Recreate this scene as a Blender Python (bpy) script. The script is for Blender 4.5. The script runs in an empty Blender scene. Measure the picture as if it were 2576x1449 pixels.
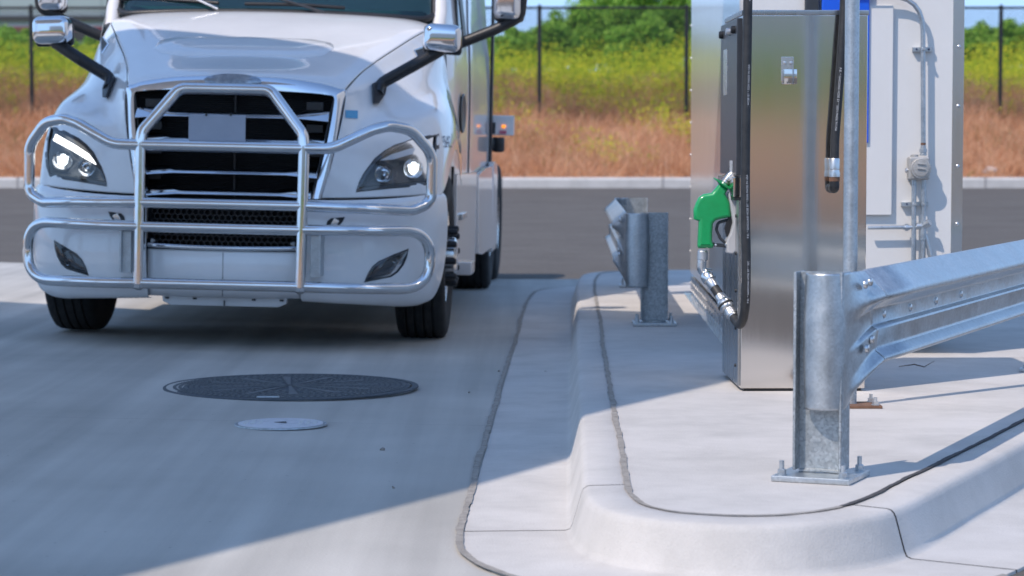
import bpy, bmesh, math, random
import numpy as np
from math import sin, cos, pi, radians, atan, atan2, sqrt
from mathutils import Vector, Matrix
from mathutils.bvhtree import BVHTree

random.seed(7); rng = np.random.default_rng(7)
S = bpy.context.scene
COL = S.collection

# ------------------------------------------------------------------ camera
F = 6082.0; CX = 1288.0; CY = 724.5; HC = 1.2            # focal length in pixels of a 2576 px wide picture
PITCH = atan(364.5 / F)
cam = bpy.data.cameras.new('camera'); camo = bpy.data.objects.new('camera', cam); COL.objects.link(camo)
camo.location = (0, 0, HC); camo.rotation_euler = (pi/2 - PITCH, 0, 0)
cam.sensor_width = 36; cam.lens = 36 * F / 2576; cam.clip_start = .1; cam.clip_end = 3000
cam.dof.use_dof = True; cam.dof.focus_distance = 9.2; cam.dof.aperture_fstop = 4.5
S.camera = camo

# ------------------------------------------------------------------ sky, sun, exposure
LD = Vector((.60, .57, -1.0)).normalized()               # direction the sunlight travels
SUN_EL = math.asin(-LD.z); SUN_AZ = atan2(-LD.x, -LD.y)
W = bpy.data.worlds.new('World'); S.world = W; W.use_nodes = True
nt = W.node_tree; bg = nt.nodes['Background']
sk = nt.nodes.new('ShaderNodeTexSky'); sk.sky_type = 'NISHITA'; sk.sun_disc = False
sk.sun_elevation = SUN_EL; sk.sun_rotation = SUN_AZ; sk.altitude = 300; sk.air_density = 1.0; sk.dust_density = .0; sk.ozone_density = 2.0
mn = nt.nodes.new('ShaderNodeVectorMath'); mn.operation = 'MINIMUM'; mn.inputs[1].default_value = (2.1, 3.3, 5.2)   # even milky limit all round the horizon
nt.links.new(sk.outputs[0], mn.inputs[0]); nt.links.new(mn.outputs[0], bg.inputs[0]); bg.inputs[1].default_value = .15
sl = bpy.data.lights.new('sun', 'SUN'); sl.energy = 2.0; sl.angle = radians(.53); sl.color = (1, .88, .78)
so = bpy.data.objects.new('sun', sl); COL.objects.link(so); so.rotation_euler = LD.to_track_quat('-Z', 'Y').to_euler()
so.location = (-20, -20, 40)
S.view_settings.view_transform = 'Standard'; S.view_settings.look = 'None'
S.view_settings.exposure = 0.82; S.view_settings.gamma = 1.0
S.cycles.use_denoising = True; S.cycles.max_bounces = 8; S.cycles.sample_clamp_indirect = 6

# ------------------------------------------------------------------ pixel -> place helpers
def ray(px, py):
    u = (px-CX)/F; v = -(py-CY)/F
    return np.array([u, cos(PITCH)+v*sin(PITCH), -sin(PITCH)+v*cos(PITCH)])
def G(px, py, z=0.):
    r = ray(px, py); t = (z-HC)/r[2]; return Vector((r[0]*t, r[1]*t, z))
def D(px, py, d):
    r = ray(px, py); t = d/r[1]; return Vector((r[0]*t, d, HC+r[2]*t))

# ------------------------------------------------------------------ mesh helpers
def tag(o, label=None, cat=None, group=None, kind=None):
    if label: o['label'] = label
    if cat: o['category'] = cat
    if group: o['group'] = group
    if kind: o['kind'] = kind
    return o
def empty(name, loc=(0, 0, 0), rz=0., ry=0., label=None, cat=None, group=None):
    o = bpy.data.objects.new(name, None); COL.objects.link(o); o.location = loc
    o.rotation_mode = 'XYZ'; o.rotation_euler = (0, ry, rz); o.empty_display_size = .2
    return tag(o, label, cat, group)
def sharpen(me, ang=38):
    me.polygons.foreach_set('use_smooth', [True]*len(me.polygons))
    try: me.set_sharp_from_angle(angle=radians(ang))
    except Exception: pass
def link(name, me, mat, parent=None, smooth=True, ang=38):
    if smooth: sharpen(me, ang)
    if mat is not None:
        me.materials.clear(); me.materials.append(mat)
    o = bpy.data.objects.new(name, me); COL.objects.link(o); o.parent = parent
    return o
def from_bm(name, bm, mat, parent=None, smooth=True, ang=38, normals=True):
    if normals: bmesh.ops.recalc_face_normals(bm, faces=bm.faces)
    me = bpy.data.meshes.new(name); bm.to_mesh(me); bm.free()
    return link(name, me, mat, parent, smooth, ang)
def from_vf(name, v, f, mat, parent=None, smooth=True, ang=38):
    me = bpy.data.meshes.new(name); me.from_pydata([tuple(p) for p in v], [], f); me.update()
    return link(name, me, mat, parent, smooth, ang)
def bbox(bm, c, s, rot=None, bev=0., seg=2):
    M = Matrix.Translation(c)
    if rot is not None: M = M @ rot
    M = M @ Matrix.Diagonal((s[0], s[1], s[2], 1))
    r = bmesh.ops.create_cube(bm, size=1, matrix=M)
    if bev:
        es = list({e for v in r['verts'] for e in v.link_edges})
        bmesh.ops.bevel(bm, geom=es, offset=bev, segments=seg, profile=.5, affect='EDGES')
def wnorm(o, bev):
    if bev:
        m = o.modifiers.new('weighted', 'WEIGHTED_NORMAL'); m.keep_sharp = True; m.weight = 80
    return o
def box(name, c, s, mat, parent=None, rot=None, bev=0., seg=2):
    bm = bmesh.new(); bbox(bm, c, s, rot, bev, seg); return wnorm(from_bm(name, bm, mat, parent), bev)
def fillet(pts, r, n=6, closed=False):
    pts = [Vector(p) for p in pts]; out = []
    N = len(pts)
    for i, p in enumerate(pts):
        if not closed and i in (0, N-1): out.append(p); continue
        a = pts[i-1]-p; b = pts[(i+1) % N]-p
        ri = r[i] if isinstance(r, (list, tuple)) else r
        la, lb = a.length, b.length
        a.normalize(); b.normalize(); ang = a.angle(b)
        t = min(ri/math.tan(max(ang, .05)/2), la*.49, lb*.49)
        p0, p1 = p+a*t, p+b*t
        for k in range(n+1):
            s = k/n; out.append(p0*(1-s)**2+p*2*s*(1-s)+p1*s*s)
    return out
def tube_bm(bm, pts, r, seg=14, cap=True):
    pts = [Vector(p) for p in pts]; n = len(pts)
    rs = r if isinstance(r, (list, tuple)) else [r]*n
    t0 = (pts[1]-pts[0]).normalized()
    ref = Vector((0, 0, 1)) if abs(t0.z) < .9 else Vector((1, 0, 0))
    nrm = (ref-t0*ref.dot(t0)).normalized(); rings = []; pt = t0
    for i, p in enumerate(pts):
        t = (pts[min(i+1, n-1)]-pts[max(i-1, 0)]).normalized()
        q = pt.rotation_difference(t); nrm = (q @ nrm); nrm = (nrm-t*nrm.dot(t)).normalized(); pt = t
        bn = t.cross(nrm)
        rings.append([bm.verts.new(p+(nrm*cos(2*pi*k/seg)+bn*sin(2*pi*k/seg))*rs[i]) for k in range(seg)])
    for i in range(n-1):
        for k in range(seg):
            bm.faces.new((rings[i][k], rings[i][(k+1) % seg], rings[i+1][(k+1) % seg], rings[i+1][k]))
    if cap:
        bm.faces.new(rings[0][::-1]); bm.faces.new(rings[-1])
def tube(name, pts, r, mat, parent=None, seg=14):
    bm = bmesh.new(); tube_bm(bm, pts, r, seg); return from_bm(name, bm, mat, parent, ang=50)
def lathe_bm(bm, prof, M=Matrix(), seg=32, cap=False):
    """prof: (radius, height) along local Z of M"""
    rings = []
    for r, z in prof:
        rings.append([bm.verts.new(M @ Vector((r*cos(2*pi*k/seg), r*sin(2*pi*k/seg), z))) for k in range(seg)])
    for i in range(len(prof)-1):
        for k in range(seg):
            bm.faces.new((rings[i][k], rings[i][(k+1) % seg], rings[i+1][(k+1) % seg], rings[i+1][k]))
    if cap:
        bm.faces.new(rings[0][::-1]); bm.faces.new(rings[-1])
def lathe(name, prof, mat, parent=None, M=Matrix(), seg=32, cap=False, ang=35):
    bm = bmesh.new(); lathe_bm(bm, prof, M, seg, cap); return from_bm(name, bm, mat, parent, ang=ang)
def axisM(loc, d):
    """matrix whose local Z points along d"""
    q = Vector(d).to_track_quat('Z', 'Y'); return Matrix.Translation(loc) @ q.to_matrix().to_4x4()
def prism_bm(bm, outline, off, bev=0., seg=2):
    """outline: closed list of 3-D points (planar), extruded by vector off"""
    vs = [bm.verts.new(p) for p in outline]; f = bm.faces.new(vs)
    r = bmesh.ops.extrude_face_region(bm, geom=[f])
    nv = [g for g in r['geom'] if isinstance(g, bmesh.types.BMVert)]
    for v in nv: v.co += Vector(off)
    if bev:
        top = [e for e in {e for v in nv for e in v.link_edges} if all(x in nv for x in e.verts)]
        bot = [e for v in vs for e in v.link_edges if all(x in vs for x in e.verts)]
        bmesh.ops.recalc_face_normals(bm, faces=bm.faces)
        bmesh.ops.bevel(bm, geom=list(set(top+bot)), offset=bev, segments=seg, profile=.5, affect='EDGES')
def prism(name, outline, off, mat, parent=None, bev=0., seg=2, ang=38):
    bm = bmesh.new(); prism_bm(bm, outline, off, bev, seg); return wnorm(from_bm(name, bm, mat, parent, ang=ang), bev)
def crs(P, m):
    """Catmull-Rom through the rows of P (n,3), m points per span"""
    P = np.asarray(P, float); n = len(P)
    Q = np.vstack([2*P[0]-P[1], P, 2*P[-1]-P[-2]]); out = []
    for i in range(n-1):
        p0, p1, p2, p3 = Q[i:i+4]
        for k in range(m):
            t = k/m
            out.append(.5*((2*p1)+(-p0+p2)*t+(2*p0-5*p1+4*p2-p3)*t*t+(-p0+3*p1-3*p2+p3)*t**3))
    out.append(P[-1]); return np.array(out)
def patch(net, mu=8, mv=8):
    rows = [crs(r, mu) for r in net]
    A = np.array(rows); cols = [crs(A[:, j], mv) for j in range(A.shape[1])]
    return np.array(cols).transpose(1, 0, 2)                # (rows, cols, 3)
def grid_vf(A, keep=None):
    R, Cn = A.shape[:2]; v = A.reshape(-1, 3); f = []
    for i in range(R-1):
        for j in range(Cn-1):
            q = (i*Cn+j, i*Cn+j+1, (i+1)*Cn+j+1, (i+1)*Cn+j)
            if keep is None or keep(v[list(q)].mean(0)): f.append(q)
    return v, f
def mirror(v): 
    v = np.array(v, float).copy(); v[:, 0] *= -1; return v
def thicken(o, t):
    m = o.modifiers.new('solid', 'SOLIDIFY'); m.thickness = t; m.offset = -1; return o
def text_mesh(txt, size, extrude=0.):
    cu = bpy.data.curves.new('lettering', 'FONT'); cu.body = txt; cu.size = size; cu.extrude = extrude; cu.align_x = 'CENTER'; cu.align_y = 'CENTER'
    ob = bpy.data.objects.new('lettering', cu); COL.objects.link(ob); bpy.context.view_layer.update()
    me = bpy.data.meshes.new_from_object(ob.evaluated_get(bpy.context.evaluated_depsgraph_get()))
    bpy.data.objects.remove(ob); return me
def copy_tree(o, parent=None):
    c = o.copy(); COL.objects.link(c); c.parent = parent
    for ch in list(o.children): copy_tree(ch, c)
    return c
def in_poly(x, y, P):
    c = False; n = len(P); j = n-1
    for i in range(n):
        if (P[i][1] > y) != (P[j][1] > y) and x < (P[j][0]-P[i][0])*(y-P[i][1])/(P[j][1]-P[i][1])+P[i][0]: c = not c
        j = i
    return c

# ------------------------------------------------------------------ materials
MAT = {}
def mat(name, c1, c2=None, scale=5., rough=.5, rough2=None, metal=0., bump=0., bscale=60., stretch=(1, 1, 1), coat=0., coat_rough=.05, spec=.5, detail=6., c3=None, emit=None, aniso=0., island=0., trans=0.):
    m = bpy.data.materials.new(name); m.use_nodes = True; n = m.node_tree.nodes; l = m.node_tree.links
    b = n['Principled BSDF']
    b.inputs['Base Color'].default_value = (*c1, 1); b.inputs['Roughness'].default_value = rough
    b.inputs['Metallic'].default_value = metal; b.inputs['Coat Weight'].default_value = coat; b.inputs['Coat Roughness'].default_value = coat_rough
    b.inputs['Specular IOR Level'].default_value = spec
    if aniso: b.inputs['Anisotropic'].default_value = aniso
    if trans: b.inputs['Transmission Weight'].default_value = trans
    tc = n.new('ShaderNodeTexCoord'); mp = n.new('ShaderNodeMapping'); mp.inputs['Scale'].default_value = stretch
    l.new(tc.outputs['Object'], mp.inputs[0])
    if c2 is not None:
        nz = n.new('ShaderNodeTexNoise'); nz.inputs['Scale'].default_value = scale; nz.inputs['Detail'].default_value = detail; nz.inputs['Roughness'].default_value = .6
        l.new(mp.outputs[0], nz.inputs[0])
        rp = n.new('ShaderNodeValToRGB'); rp.color_ramp.elements[0].position = .3; rp.color_ramp.elements[1].position = .7
        rp.color_ramp.elements[0].color = (*c1, 1); rp.color_ramp.elements[1].color = (*c2, 1)
        if c3 is not None:
            e = rp.color_ramp.elements.new(.5); e.color = (*c3, 1)
        fac = nz.outputs[0]
        if island:
            ge = n.new('ShaderNodeNewGeometry'); mx = n.new('ShaderNodeMix'); mx.data_type = 'FLOAT'; mx.inputs[0].default_value = island
            l.new(nz.outputs[0], mx.inputs[2]); l.new(ge.outputs['Random Per Island'], mx.inputs[3]); fac = mx.outputs[0]
        l.new(fac, rp.inputs[0]); l.new(rp.outputs[0], b.inputs['Base Color'])
        if rough2 is not None:
            mr = n.new('ShaderNodeMapRange'); mr.inputs[1].default_value = .3; mr.inputs[2].default_value = .7
            mr.inputs[3].default_value = rough; mr.inputs[4].default_value = rough2
            l.new(nz.outputs[0], mr.inputs[0]); l.new(mr.outputs[0], b.inputs['Roughness'])
    if bump:
        nb = n.new('ShaderNodeTexNoise'); nb.inputs['Scale'].default_value = bscale; nb.inputs['Detail'].default_value = 5
        l.new(mp.outputs[0], nb.inputs[0]); bp = n.new('ShaderNodeBump'); bp.inputs['Strength'].default_value = 1; bp.inputs['Distance'].default_value = bump
        l.new(nb.outputs[0], bp.inputs['Height']); l.new(bp.outputs[0], b.inputs['Normal'])
    if emit:
        b.inputs['Emission Color'].default_value = (*emit[0], 1); b.inputs['Emission Strength'].default_value = emit[1]
    MAT[name] = m; return m
mat('concrete', (.485, .465, .425), (.565, .54, .495), 1.1, .85, c3=(.53, .507, .465), bump=.0015, bscale=90, detail=8)
mat('kerb_concrete', (.52, .495, .465), (.60, .57, .54), 3.2, .9, c3=(.57, .542, .51), bump=.0016, bscale=130, detail=12)
mat('asphalt', (.118, .106, .095), (.142, .130, .117), 1.3, .95, bump=.003, bscale=160, detail=12, stretch=(.6, 1, 1), spec=.2)
mat('sealant', (.22, .20, .18), (.40, .37, .33), 26, .9, bump=.004, bscale=120)
mat('sealant_dark', (.035, .035, .04), (.10, .095, .095), 26, .9, bump=.004, bscale=120)
mat('groove', (.20, .185, .18), (.30, .28, .27), 14, .95)
mat('paint', (.88, .88, .88), (.84, .84, .845), 2.0, .32, coat=1.0, coat_rough=.03, bump=.0004, bscale=3)
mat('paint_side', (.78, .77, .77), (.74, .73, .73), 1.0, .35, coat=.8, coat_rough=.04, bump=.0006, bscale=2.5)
mat('chrome', (.80, .81, .83), (.74, .75, .78), 9, .05, rough2=.1, metal=1)
mat('polished_tube', (.82, .82, .82), (.76, .76, .77), 7, .07, rough2=.14, metal=1, bump=.0003, bscale=9)
mat('galvanised', (.46, .50, .53), (.60, .63, .65), 14, .34, rough2=.48, metal=.9, bump=.0006, bscale=30, detail=8)
mat('galvanised_dull', (.36, .40, .42), (.50, .53, .55), 45, .45, rough2=.6, metal=.75, bump=.0008, bscale=60, detail=4)
mat('stainless', (.74, .70, .66), (.78, .74, .70), 3, .09, rough2=.13, metal=1, bump=.0002, bscale=40, stretch=(1, 1, .04))
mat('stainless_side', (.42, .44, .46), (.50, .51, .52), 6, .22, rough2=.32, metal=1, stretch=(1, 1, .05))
mat('aluminium', (.70, .70, .71), (.76, .76, .77), 4, .16, rough2=.26, metal=1, stretch=(1, 1, .1))
mat('white_panel', (.72, .71, .69), (.76, .75, .73), 2.5, .45, bump=.0006, bscale=8)
mat('tank_side', (.60, .59, .57), (.64, .63, .61), 3, .3, coat=.8, coat_rough=.14)
mat('dull_white', (.62, .62, .62), (.68, .68, .68), 6, .5)
mat('plastic_black', (.012, .013, .015), (.022, .023, .026), 9, .42, bump=.0006, bscale=200)
mat('plastic_dark', (.03, .035, .042), (.045, .05, .06), 7, .3)
mat('radiator', (.004, .004, .005), (.010, .010, .011), 30, .7)
mat('tyre', (.012, .012, .013), (.026, .026, .026), 14, .82, bump=.002, bscale=70)
mat('rubber', (.014, .015, .017), (.035, .036, .038), 30, .5, bump=.0004, bscale=150)
mat('alloy', (.72, .72, .72), (.80, .80, .80), 12, .2, rough2=.3, metal=1)
mat('green_plastic', (.005, .30, .085), (.004, .36, .11), 18, .33, coat=.5, bump=.0004, bscale=40)
mat('blue_plastic', (.008, .10, .68), (.006, .12, .75), 5, .35, coat=.3)
mat('grey_plastic', (.42, .42, .43), (.50, .50, .51), 9, .5)
mat('cast_grey', (.40, .39, .37), (.52, .51, .49), 40, .55, metal=.5, bump=.001, bscale=120)
mat('zinc', (.62, .62, .62), (.72, .71, .70), 22, .3, rough2=.42, metal=1)
mat('rust', (.13, .065, .04), (.22, .12, .075), 22, .85, bump=.001, bscale=90)
mat('iron_lid', (.050, .062, .075), (.085, .098, .112), 16, .7, bump=.001, bscale=120)
mat('lid_stud', (.105, .118, .130), (.150, .160, .170), 20, .65)
mat('lid_white', (.62, .62, .66), (.50, .50, .53), 12, .5, c3=(.66, .66, .70))
mat('reflector', (.85, .87, .9), None, rough=.08, metal=1)
mat('lamp_lit', (.9, .9, .9), None, rough=.3, emit=((.95, 1, 1), 1.8))
mat('drl_lit', (.9, .9, .9), None, rough=.3, emit=((1, .99, .95), 1.6))
mat('drl_off', (.55, .6, .66), (.62, .67, .72), 10, .2)
mat('amber', (.9, .25, .02), None, rough=.3, emit=((1, .3, .03), .8))
mat('pink_tape', (.62, .12, .18), (.7, .18, .25), 30, .5)
mat('blue_decal', (.06, .33, .60), (.10, .42, .68), 30, .4)
mat('navy', (.03, .045, .11), None, rough=.4)
mat('hose_print', (.55, .56, .58), None, rough=.6)
mat('plate', (.34, .38, .46), (.40, .44, .52), 6, .55)
mat('badge', (.22, .27, .33), (.50, .55, .62), 30, .25, metal=.6)
mat('soil', (.42, .24, .14), (.54, .33, .21), 1.5, .95, bump=.02, bscale=8)
mat('far_field', (.24, .32, .04), (.44, .42, .07), .8, .95, c3=(.36, .38, .05), spec=.1)
mat('dry_grass', (.56, .29, .15), (.88, .60, .39), .55, .8, c3=(.75, .44, .26), island=.4, spec=.12)
mat('green_grass', (.12, .19, .03), (.26, .26, .08), .6, .8, island=.5, spec=.12)
mat('weeds', (.28, .44, .03), (.78, .72, .05), .5, .75, c3=(.52, .60, .04), island=.6, spec=.12)
mat('foliage', (.20, .42, .05), (.48, .68, .12), .9, .6, c3=(.29, .50, .065), island=.5, spec=.12)
mat('foliage_dark', (.15, .35, .05), (.40, .60, .12), .9, .6, c3=(.22, .42, .065), island=.5, spec=.12)
mat('bark', (.10, .075, .05), (.16, .12, .09), 20, .9)
mat('fence_black', (.010, .010, .012), (.02, .02, .022), 10, .5)
mat('wall_grey', (.30, .35, .39), (.33, .38, .42), .3, .8)
mat('wall_plain', (.70, .69, .67), (.75, .74, .72), .3, .8)
mat('wall_dark', (.05, .05, .06), None, rough=.7)
mat('canopy_white', (.70, .70, .72), (.74, .74, .76), .6, .6)
mat('red_trim', (.20, .03, .05), None, rough=.6)
mat('dash', (.12, .18, .18), (.18, .24, .24), 5, .7)
def glass(name, tint, trans, rough=.02):
    m = bpy.data.materials.new(name); m.use_nodes = True; n = m.node_tree.nodes; l = m.node_tree.links
    n.remove(n['Principled BSDF']); o = n['Material Output']
    tr = n.new('ShaderNodeBsdfTransparent'); tr.inputs[0].default_value = (*tint, 1)
    gl = n.new('ShaderNodeBsdfGlossy'); gl.inputs['Roughness'].default_value = rough; gl.inputs[0].default_value = (1, 1, 1, 1)
    fr = n.new('ShaderNodeFresnel'); fr.inputs[0].default_value = 1.5
    ad = n.new('ShaderNodeMath'); ad.operation = 'ADD'; ad.inputs[1].default_value = trans; ad.use_clamp = True
    l.new(fr.outputs[0], ad.inputs[0])
    mx = n.new('ShaderNodeMixShader'); l.new(ad.outputs[0], mx.inputs[0]); l.new(tr.outputs[0], mx.inputs[1]); l.new(gl.outputs[0], mx.inputs[2])
    l.new(mx.outputs[0], o.inputs[0]); MAT[name] = m; return m
glass('lens', (.93, .95, .97), .02)
glass('windscreen', (.20, .50, .50), .02)
def leaf_translucent(name):
    m = MAT[name]; n = m.node_tree.nodes; l = m.node_tree.links; b = n['Principled BSDF']; o = n['Material Output']
    t = n.new('ShaderNodeBsdfTranslucent'); src = b.inputs['Base Color'].links[0].from_socket
    l.new(src, t.inputs[0]); mx = n.new('ShaderNodeMixShader'); mx.inputs[0].default_value = .35
    l.new(b.outputs[0], mx.inputs[1]); l.new(t.outputs[0], mx.inputs[2]); l.new(mx.outputs[0], o.inputs[0])
for k in ('dry_grass', 'green_grass', 'weeds', 'foliage', 'foliage_dark'): leaf_translucent(k)
def drive_marks(m):
    """tyre-polished streaks and blotches over the trowelled concrete"""
    n = m.node_tree.nodes; l = m.node_tree.links; b = n['Principled BSDF']
    src = b.inputs['Base Color'].links[0].from_socket
    tc = n.new('ShaderNodeTexCoord'); mp = n.new('ShaderNodeMapping'); mp.inputs['Scale'].default_value = (5.5, .16, 1); mp.inputs['Rotation'].default_value = (0, 0, radians(-14))
    nz = n.new('ShaderNodeTexNoise'); nz.inputs['Scale'].default_value = 1; nz.inputs['Detail'].default_value = 7
    l.new(tc.outputs['Object'], mp.inputs[0]); l.new(mp.outputs[0], nz.inputs[0])
    mr = n.new('ShaderNodeMapRange'); mr.inputs[1].default_value = .35; mr.inputs[2].default_value = .7; mr.inputs[3].default_value = .82; mr.inputs[4].default_value = 1.05
    l.new(nz.outputs[0], mr.inputs[0])
    n2 = n.new('ShaderNodeTexNoise'); n2.inputs['Scale'].default_value = .7; n2.inputs['Detail'].default_value = 3; l.new(tc.outputs['Object'], n2.inputs[0])
    m2 = n.new('ShaderNodeMapRange'); m2.inputs[1].default_value = .3; m2.inputs[2].default_value = .7; m2.inputs[3].default_value = .86; m2.inputs[4].default_value = 1.04; l.new(n2.outputs[0], m2.inputs[0])
    # fine specks of grit
    n3 = n.new('ShaderNodeTexVoronoi'); n3.inputs['Scale'].default_value = 9; l.new(tc.outputs['Object'], n3.inputs[0])
    m3 = n.new('ShaderNodeMapRange'); m3.inputs[1].default_value = .035; m3.inputs[2].default_value = .05; m3.inputs[3].default_value = .6; m3.inputs[4].default_value = 1.; l.new(n3.outputs['Distance'], m3.inputs[0])
    ml = n.new('ShaderNodeMath'); ml.operation = 'MULTIPLY'; l.new(mr.outputs[0], ml.inputs[0]); l.new(m2.outputs[0], ml.inputs[1])
    ml2 = n.new('ShaderNodeMath'); ml2.operation = 'MULTIPLY'; l.new(ml.outputs[0], ml2.inputs[0]); l.new(m3.outputs[0], ml2.inputs[1])
    vm = n.new('ShaderNodeVectorMath'); vm.operation = 'SCALE'; l.new(src, vm.inputs[0]); l.new(ml2.outputs[0], vm.inputs['Scale'])
    l.new(vm.outputs[0], b.inputs['Base Color'])
drive_marks(MAT['concrete'])
def mottle(m, vscale, lo, hi, pits=0., stain=0.):
    n = m.node_tree.nodes; l = m.node_tree.links; b = n['Principled BSDF']
    src = b.inputs['Base Color'].links[0].from_socket; tc = n.new('ShaderNodeTexCoord')
    vo = n.new('ShaderNodeTexVoronoi'); vo.inputs['Scale'].default_value = vscale; l.new(tc.outputs['Object'], vo.inputs[0])
    sp = n.new('ShaderNodeSeparateColor'); l.new(vo.outputs['Color'], sp.inputs[0])
    mr = n.new('ShaderNodeMapRange'); mr.inputs[3].default_value = lo; mr.inputs[4].default_value = hi; l.new(sp.outputs[0], mr.inputs[0]); fac = mr.outputs[0]
    def mul(a, b_):
        q = n.new('ShaderNodeMath'); q.operation = 'MULTIPLY'; l.new(a, q.inputs[0]); l.new(b_, q.inputs[1]); return q.outputs[0]
    if pits:
        v2 = n.new('ShaderNodeTexVoronoi'); v2.inputs['Scale'].default_value = pits; l.new(tc.outputs['Object'], v2.inputs[0])
        nz = n.new('ShaderNodeTexNoise'); nz.inputs['Scale'].default_value = 2.3; l.new(tc.outputs['Object'], nz.inputs[0])
        th_ = n.new('ShaderNodeMapRange'); th_.inputs[1].default_value = .45; th_.inputs[2].default_value = .75; th_.inputs[3].default_value = .0; th_.inputs[4].default_value = .16; l.new(nz.outputs[0], th_.inputs[0])
        lt_ = n.new('ShaderNodeMath'); lt_.operation = 'LESS_THAN'; l.new(v2.outputs['Distance'], lt_.inputs[0]); l.new(th_.outputs[0], lt_.inputs[1])
        iv = n.new('ShaderNodeMapRange'); iv.inputs[3].default_value = 1; iv.inputs[4].default_value = .72; l.new(lt_.outputs[0], iv.inputs[0]); fac = mul(fac, iv.outputs[0])
    if stain:
        n2 = n.new('ShaderNodeTexNoise'); n2.inputs['Scale'].default_value = 1.6; n2.inputs['Detail'].default_value = 9; n2.inputs['Roughness'].default_value = .68; l.new(tc.outputs['Object'], n2.inputs[0])
        ms = n.new('ShaderNodeMapRange'); ms.inputs[1].default_value = .40; ms.inputs[2].default_value = .60; ms.inputs[3].default_value = 1-stain; ms.inputs[4].default_value = 1.03; l.new(n2.outputs[0], ms.inputs[0]); fac = mul(fac, ms.outputs[0])
    vm = n.new('ShaderNodeVectorMath'); vm.operation = 'SCALE'; l.new(src, vm.inputs[0]); l.new(fac, vm.inputs['Scale']); l.new(vm.outputs[0], b.inputs['Base Color'])
mottle(MAT['kerb_concrete'], 400, .96, 1.03, 55, .05)
mottle(MAT['galvanised'], 120, .91, 1.07, 0, .07); mottle(MAT['galvanised_dull'], 110, .78, 1.16, 0, .12)
mottle(MAT['asphalt'], 70, .82, 1.15, 0, .06)
mottle(MAT['polished_tube'], 6, .98, 1.02, 0, .06); mottle(MAT['paint'], 3, .99, 1.0, 0, .035)
m_ = MAT['radiator']
def fins(m, axis_scale, dist):
    n = m.node_tree.nodes; l = m.node_tree.links; b = n['Principled BSDF']
    tc = n.new('ShaderNodeTexCoord'); mp = n.new('ShaderNodeMapping'); mp.inputs['Scale'].default_value = axis_scale
    wv = n.new('ShaderNodeTexWave'); wv.bands_direction = 'Z'; wv.inputs['Scale'].default_value = 1; l.new(tc.outputs['Object'], mp.inputs[0]); l.new(mp.outputs[0], wv.inputs[0])
    bp = n.new('ShaderNodeBump'); bp.inputs['Distance'].default_value = dist; l.new(wv.outputs['Fac'], bp.inputs['Height']); l.new(bp.outputs[0], b.inputs['Normal'])
fins(m_, (0, 0, 26), .01)
K = MAT

# ================================================================== THE SETTING
def ss(a, b, x):
    t = min(max((x-a)/(b-a), 0), 1); return t*t*(3-2*t)
def hgt(x, y):
    z = .0157*min(max(-x-.1, 0), 7)*(1-ss(21, 34, y))
    return z+.37*ss(20, 50, y)*1.02 if y < 46 else z+.37*ss(20, 50, 46)*1.02
ZK = hgt(0, 46)
def sheet(name, xs, ys, fz, m, kind='structure', keep=None):
    A = np.array([[(x, y, fz(x, y)) for x in xs] for y in ys]); v, f = grid_vf(A, keep)
    o = from_vf(name, v, f, m); tag(o, kind=kind); return o
def berm(x, y):
    P = [(45.8, ZK+.10), (46.3, ZK+.19), (48, .95), (50, 1.65), (53, 2.4), (58, 2.9), (70, 3.1), (120, 3.2), (900, 3.2)]
    a = [p[0] for p in P]; b = [p[1] for p in P]
    return float(np.interp(y, a, b))+.10*sin(x*.7+y*.3)*ss(47, 50, y)+.05*sin(x*2.1+1)*ss(47, 49, y)
def bermback(x, y):
    return float(np.interp(-y, [30, 33, 38, 50, 900], [-.05, .9, 1.9, 2.3, 2.4]))
sheet('asphalt_road', list(np.linspace(-300, -12, 20))+list(np.linspace(-11, 14, 40))+list(np.linspace(16, 300, 20)),
      list(np.linspace(-40, 0, 12))+list(np.linspace(1, 47, 60)), lambda x, y: hgt(x, y)-.004, K['asphalt'])
sheet('grass_bank', list(np.linspace(-300, -15, 30))+list(np.linspace(-14, 16, 60))+list(np.linspace(18, 300, 30)),
      [45.9, 46.4, 47, 48, 49, 50, 51, 52], berm, K['soil'])
sheet('meadow', list(np.linspace(-300, -15, 30))+list(np.linspace(-14, 16, 60))+list(np.linspace(18, 300, 30)),
      [52, 53, 55, 58, 64, 70, 90, 120, 200, 400, 900], berm, K['far_field'])
sheet('grass_bank_behind', list(np.linspace(-300, 300, 60)), [-900, -200, -80, -50, -44, -38, -35.5, -33, -31, -30], bermback, K['soil'])
def apron_y(x): return 21.3-.3*min(max(x, -30), 0)
_xs = list(np.linspace(-30, -6, 12))+list(np.linspace(-5.8, 1.0, 46))
A = []
for t in np.linspace(0, 1, 90):
    A.append([(x, -12+t*(apron_y(x)+12), hgt(x, -12+t*(apron_y(x)+12))) for x in _xs])
v, f = grid_vf(np.array(A)); tag(from_vf('concrete_apron', v, f, K['concrete']), kind='structure')
# far kerb along the bank
kb = [(45.75, -.05), (45.75, .15), (45.78, .185), (45.82, .19), (45.98, .19), (45.98, -.05)]
xs = np.linspace(-120, 120, 80)
v = [(x, a, ZK+b) for x in xs for a, b in kb]; f = []
for i in range(len(xs)-1):
    for k in range(len(kb)-1):
        f.append((i*6+k, i*6+k+1, (i+1)*6+k+1, (i+1)*6+k))
fk = tag(from_vf('far_kerb', v, f, K['kerb_concrete']), kind='structure')
for x in np.arange(-12.4, 14, 3.05): box('kerb_joint', (x, 45.86, ZK+.094), (.022, .232, .20), K['groove'], fk)

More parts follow.
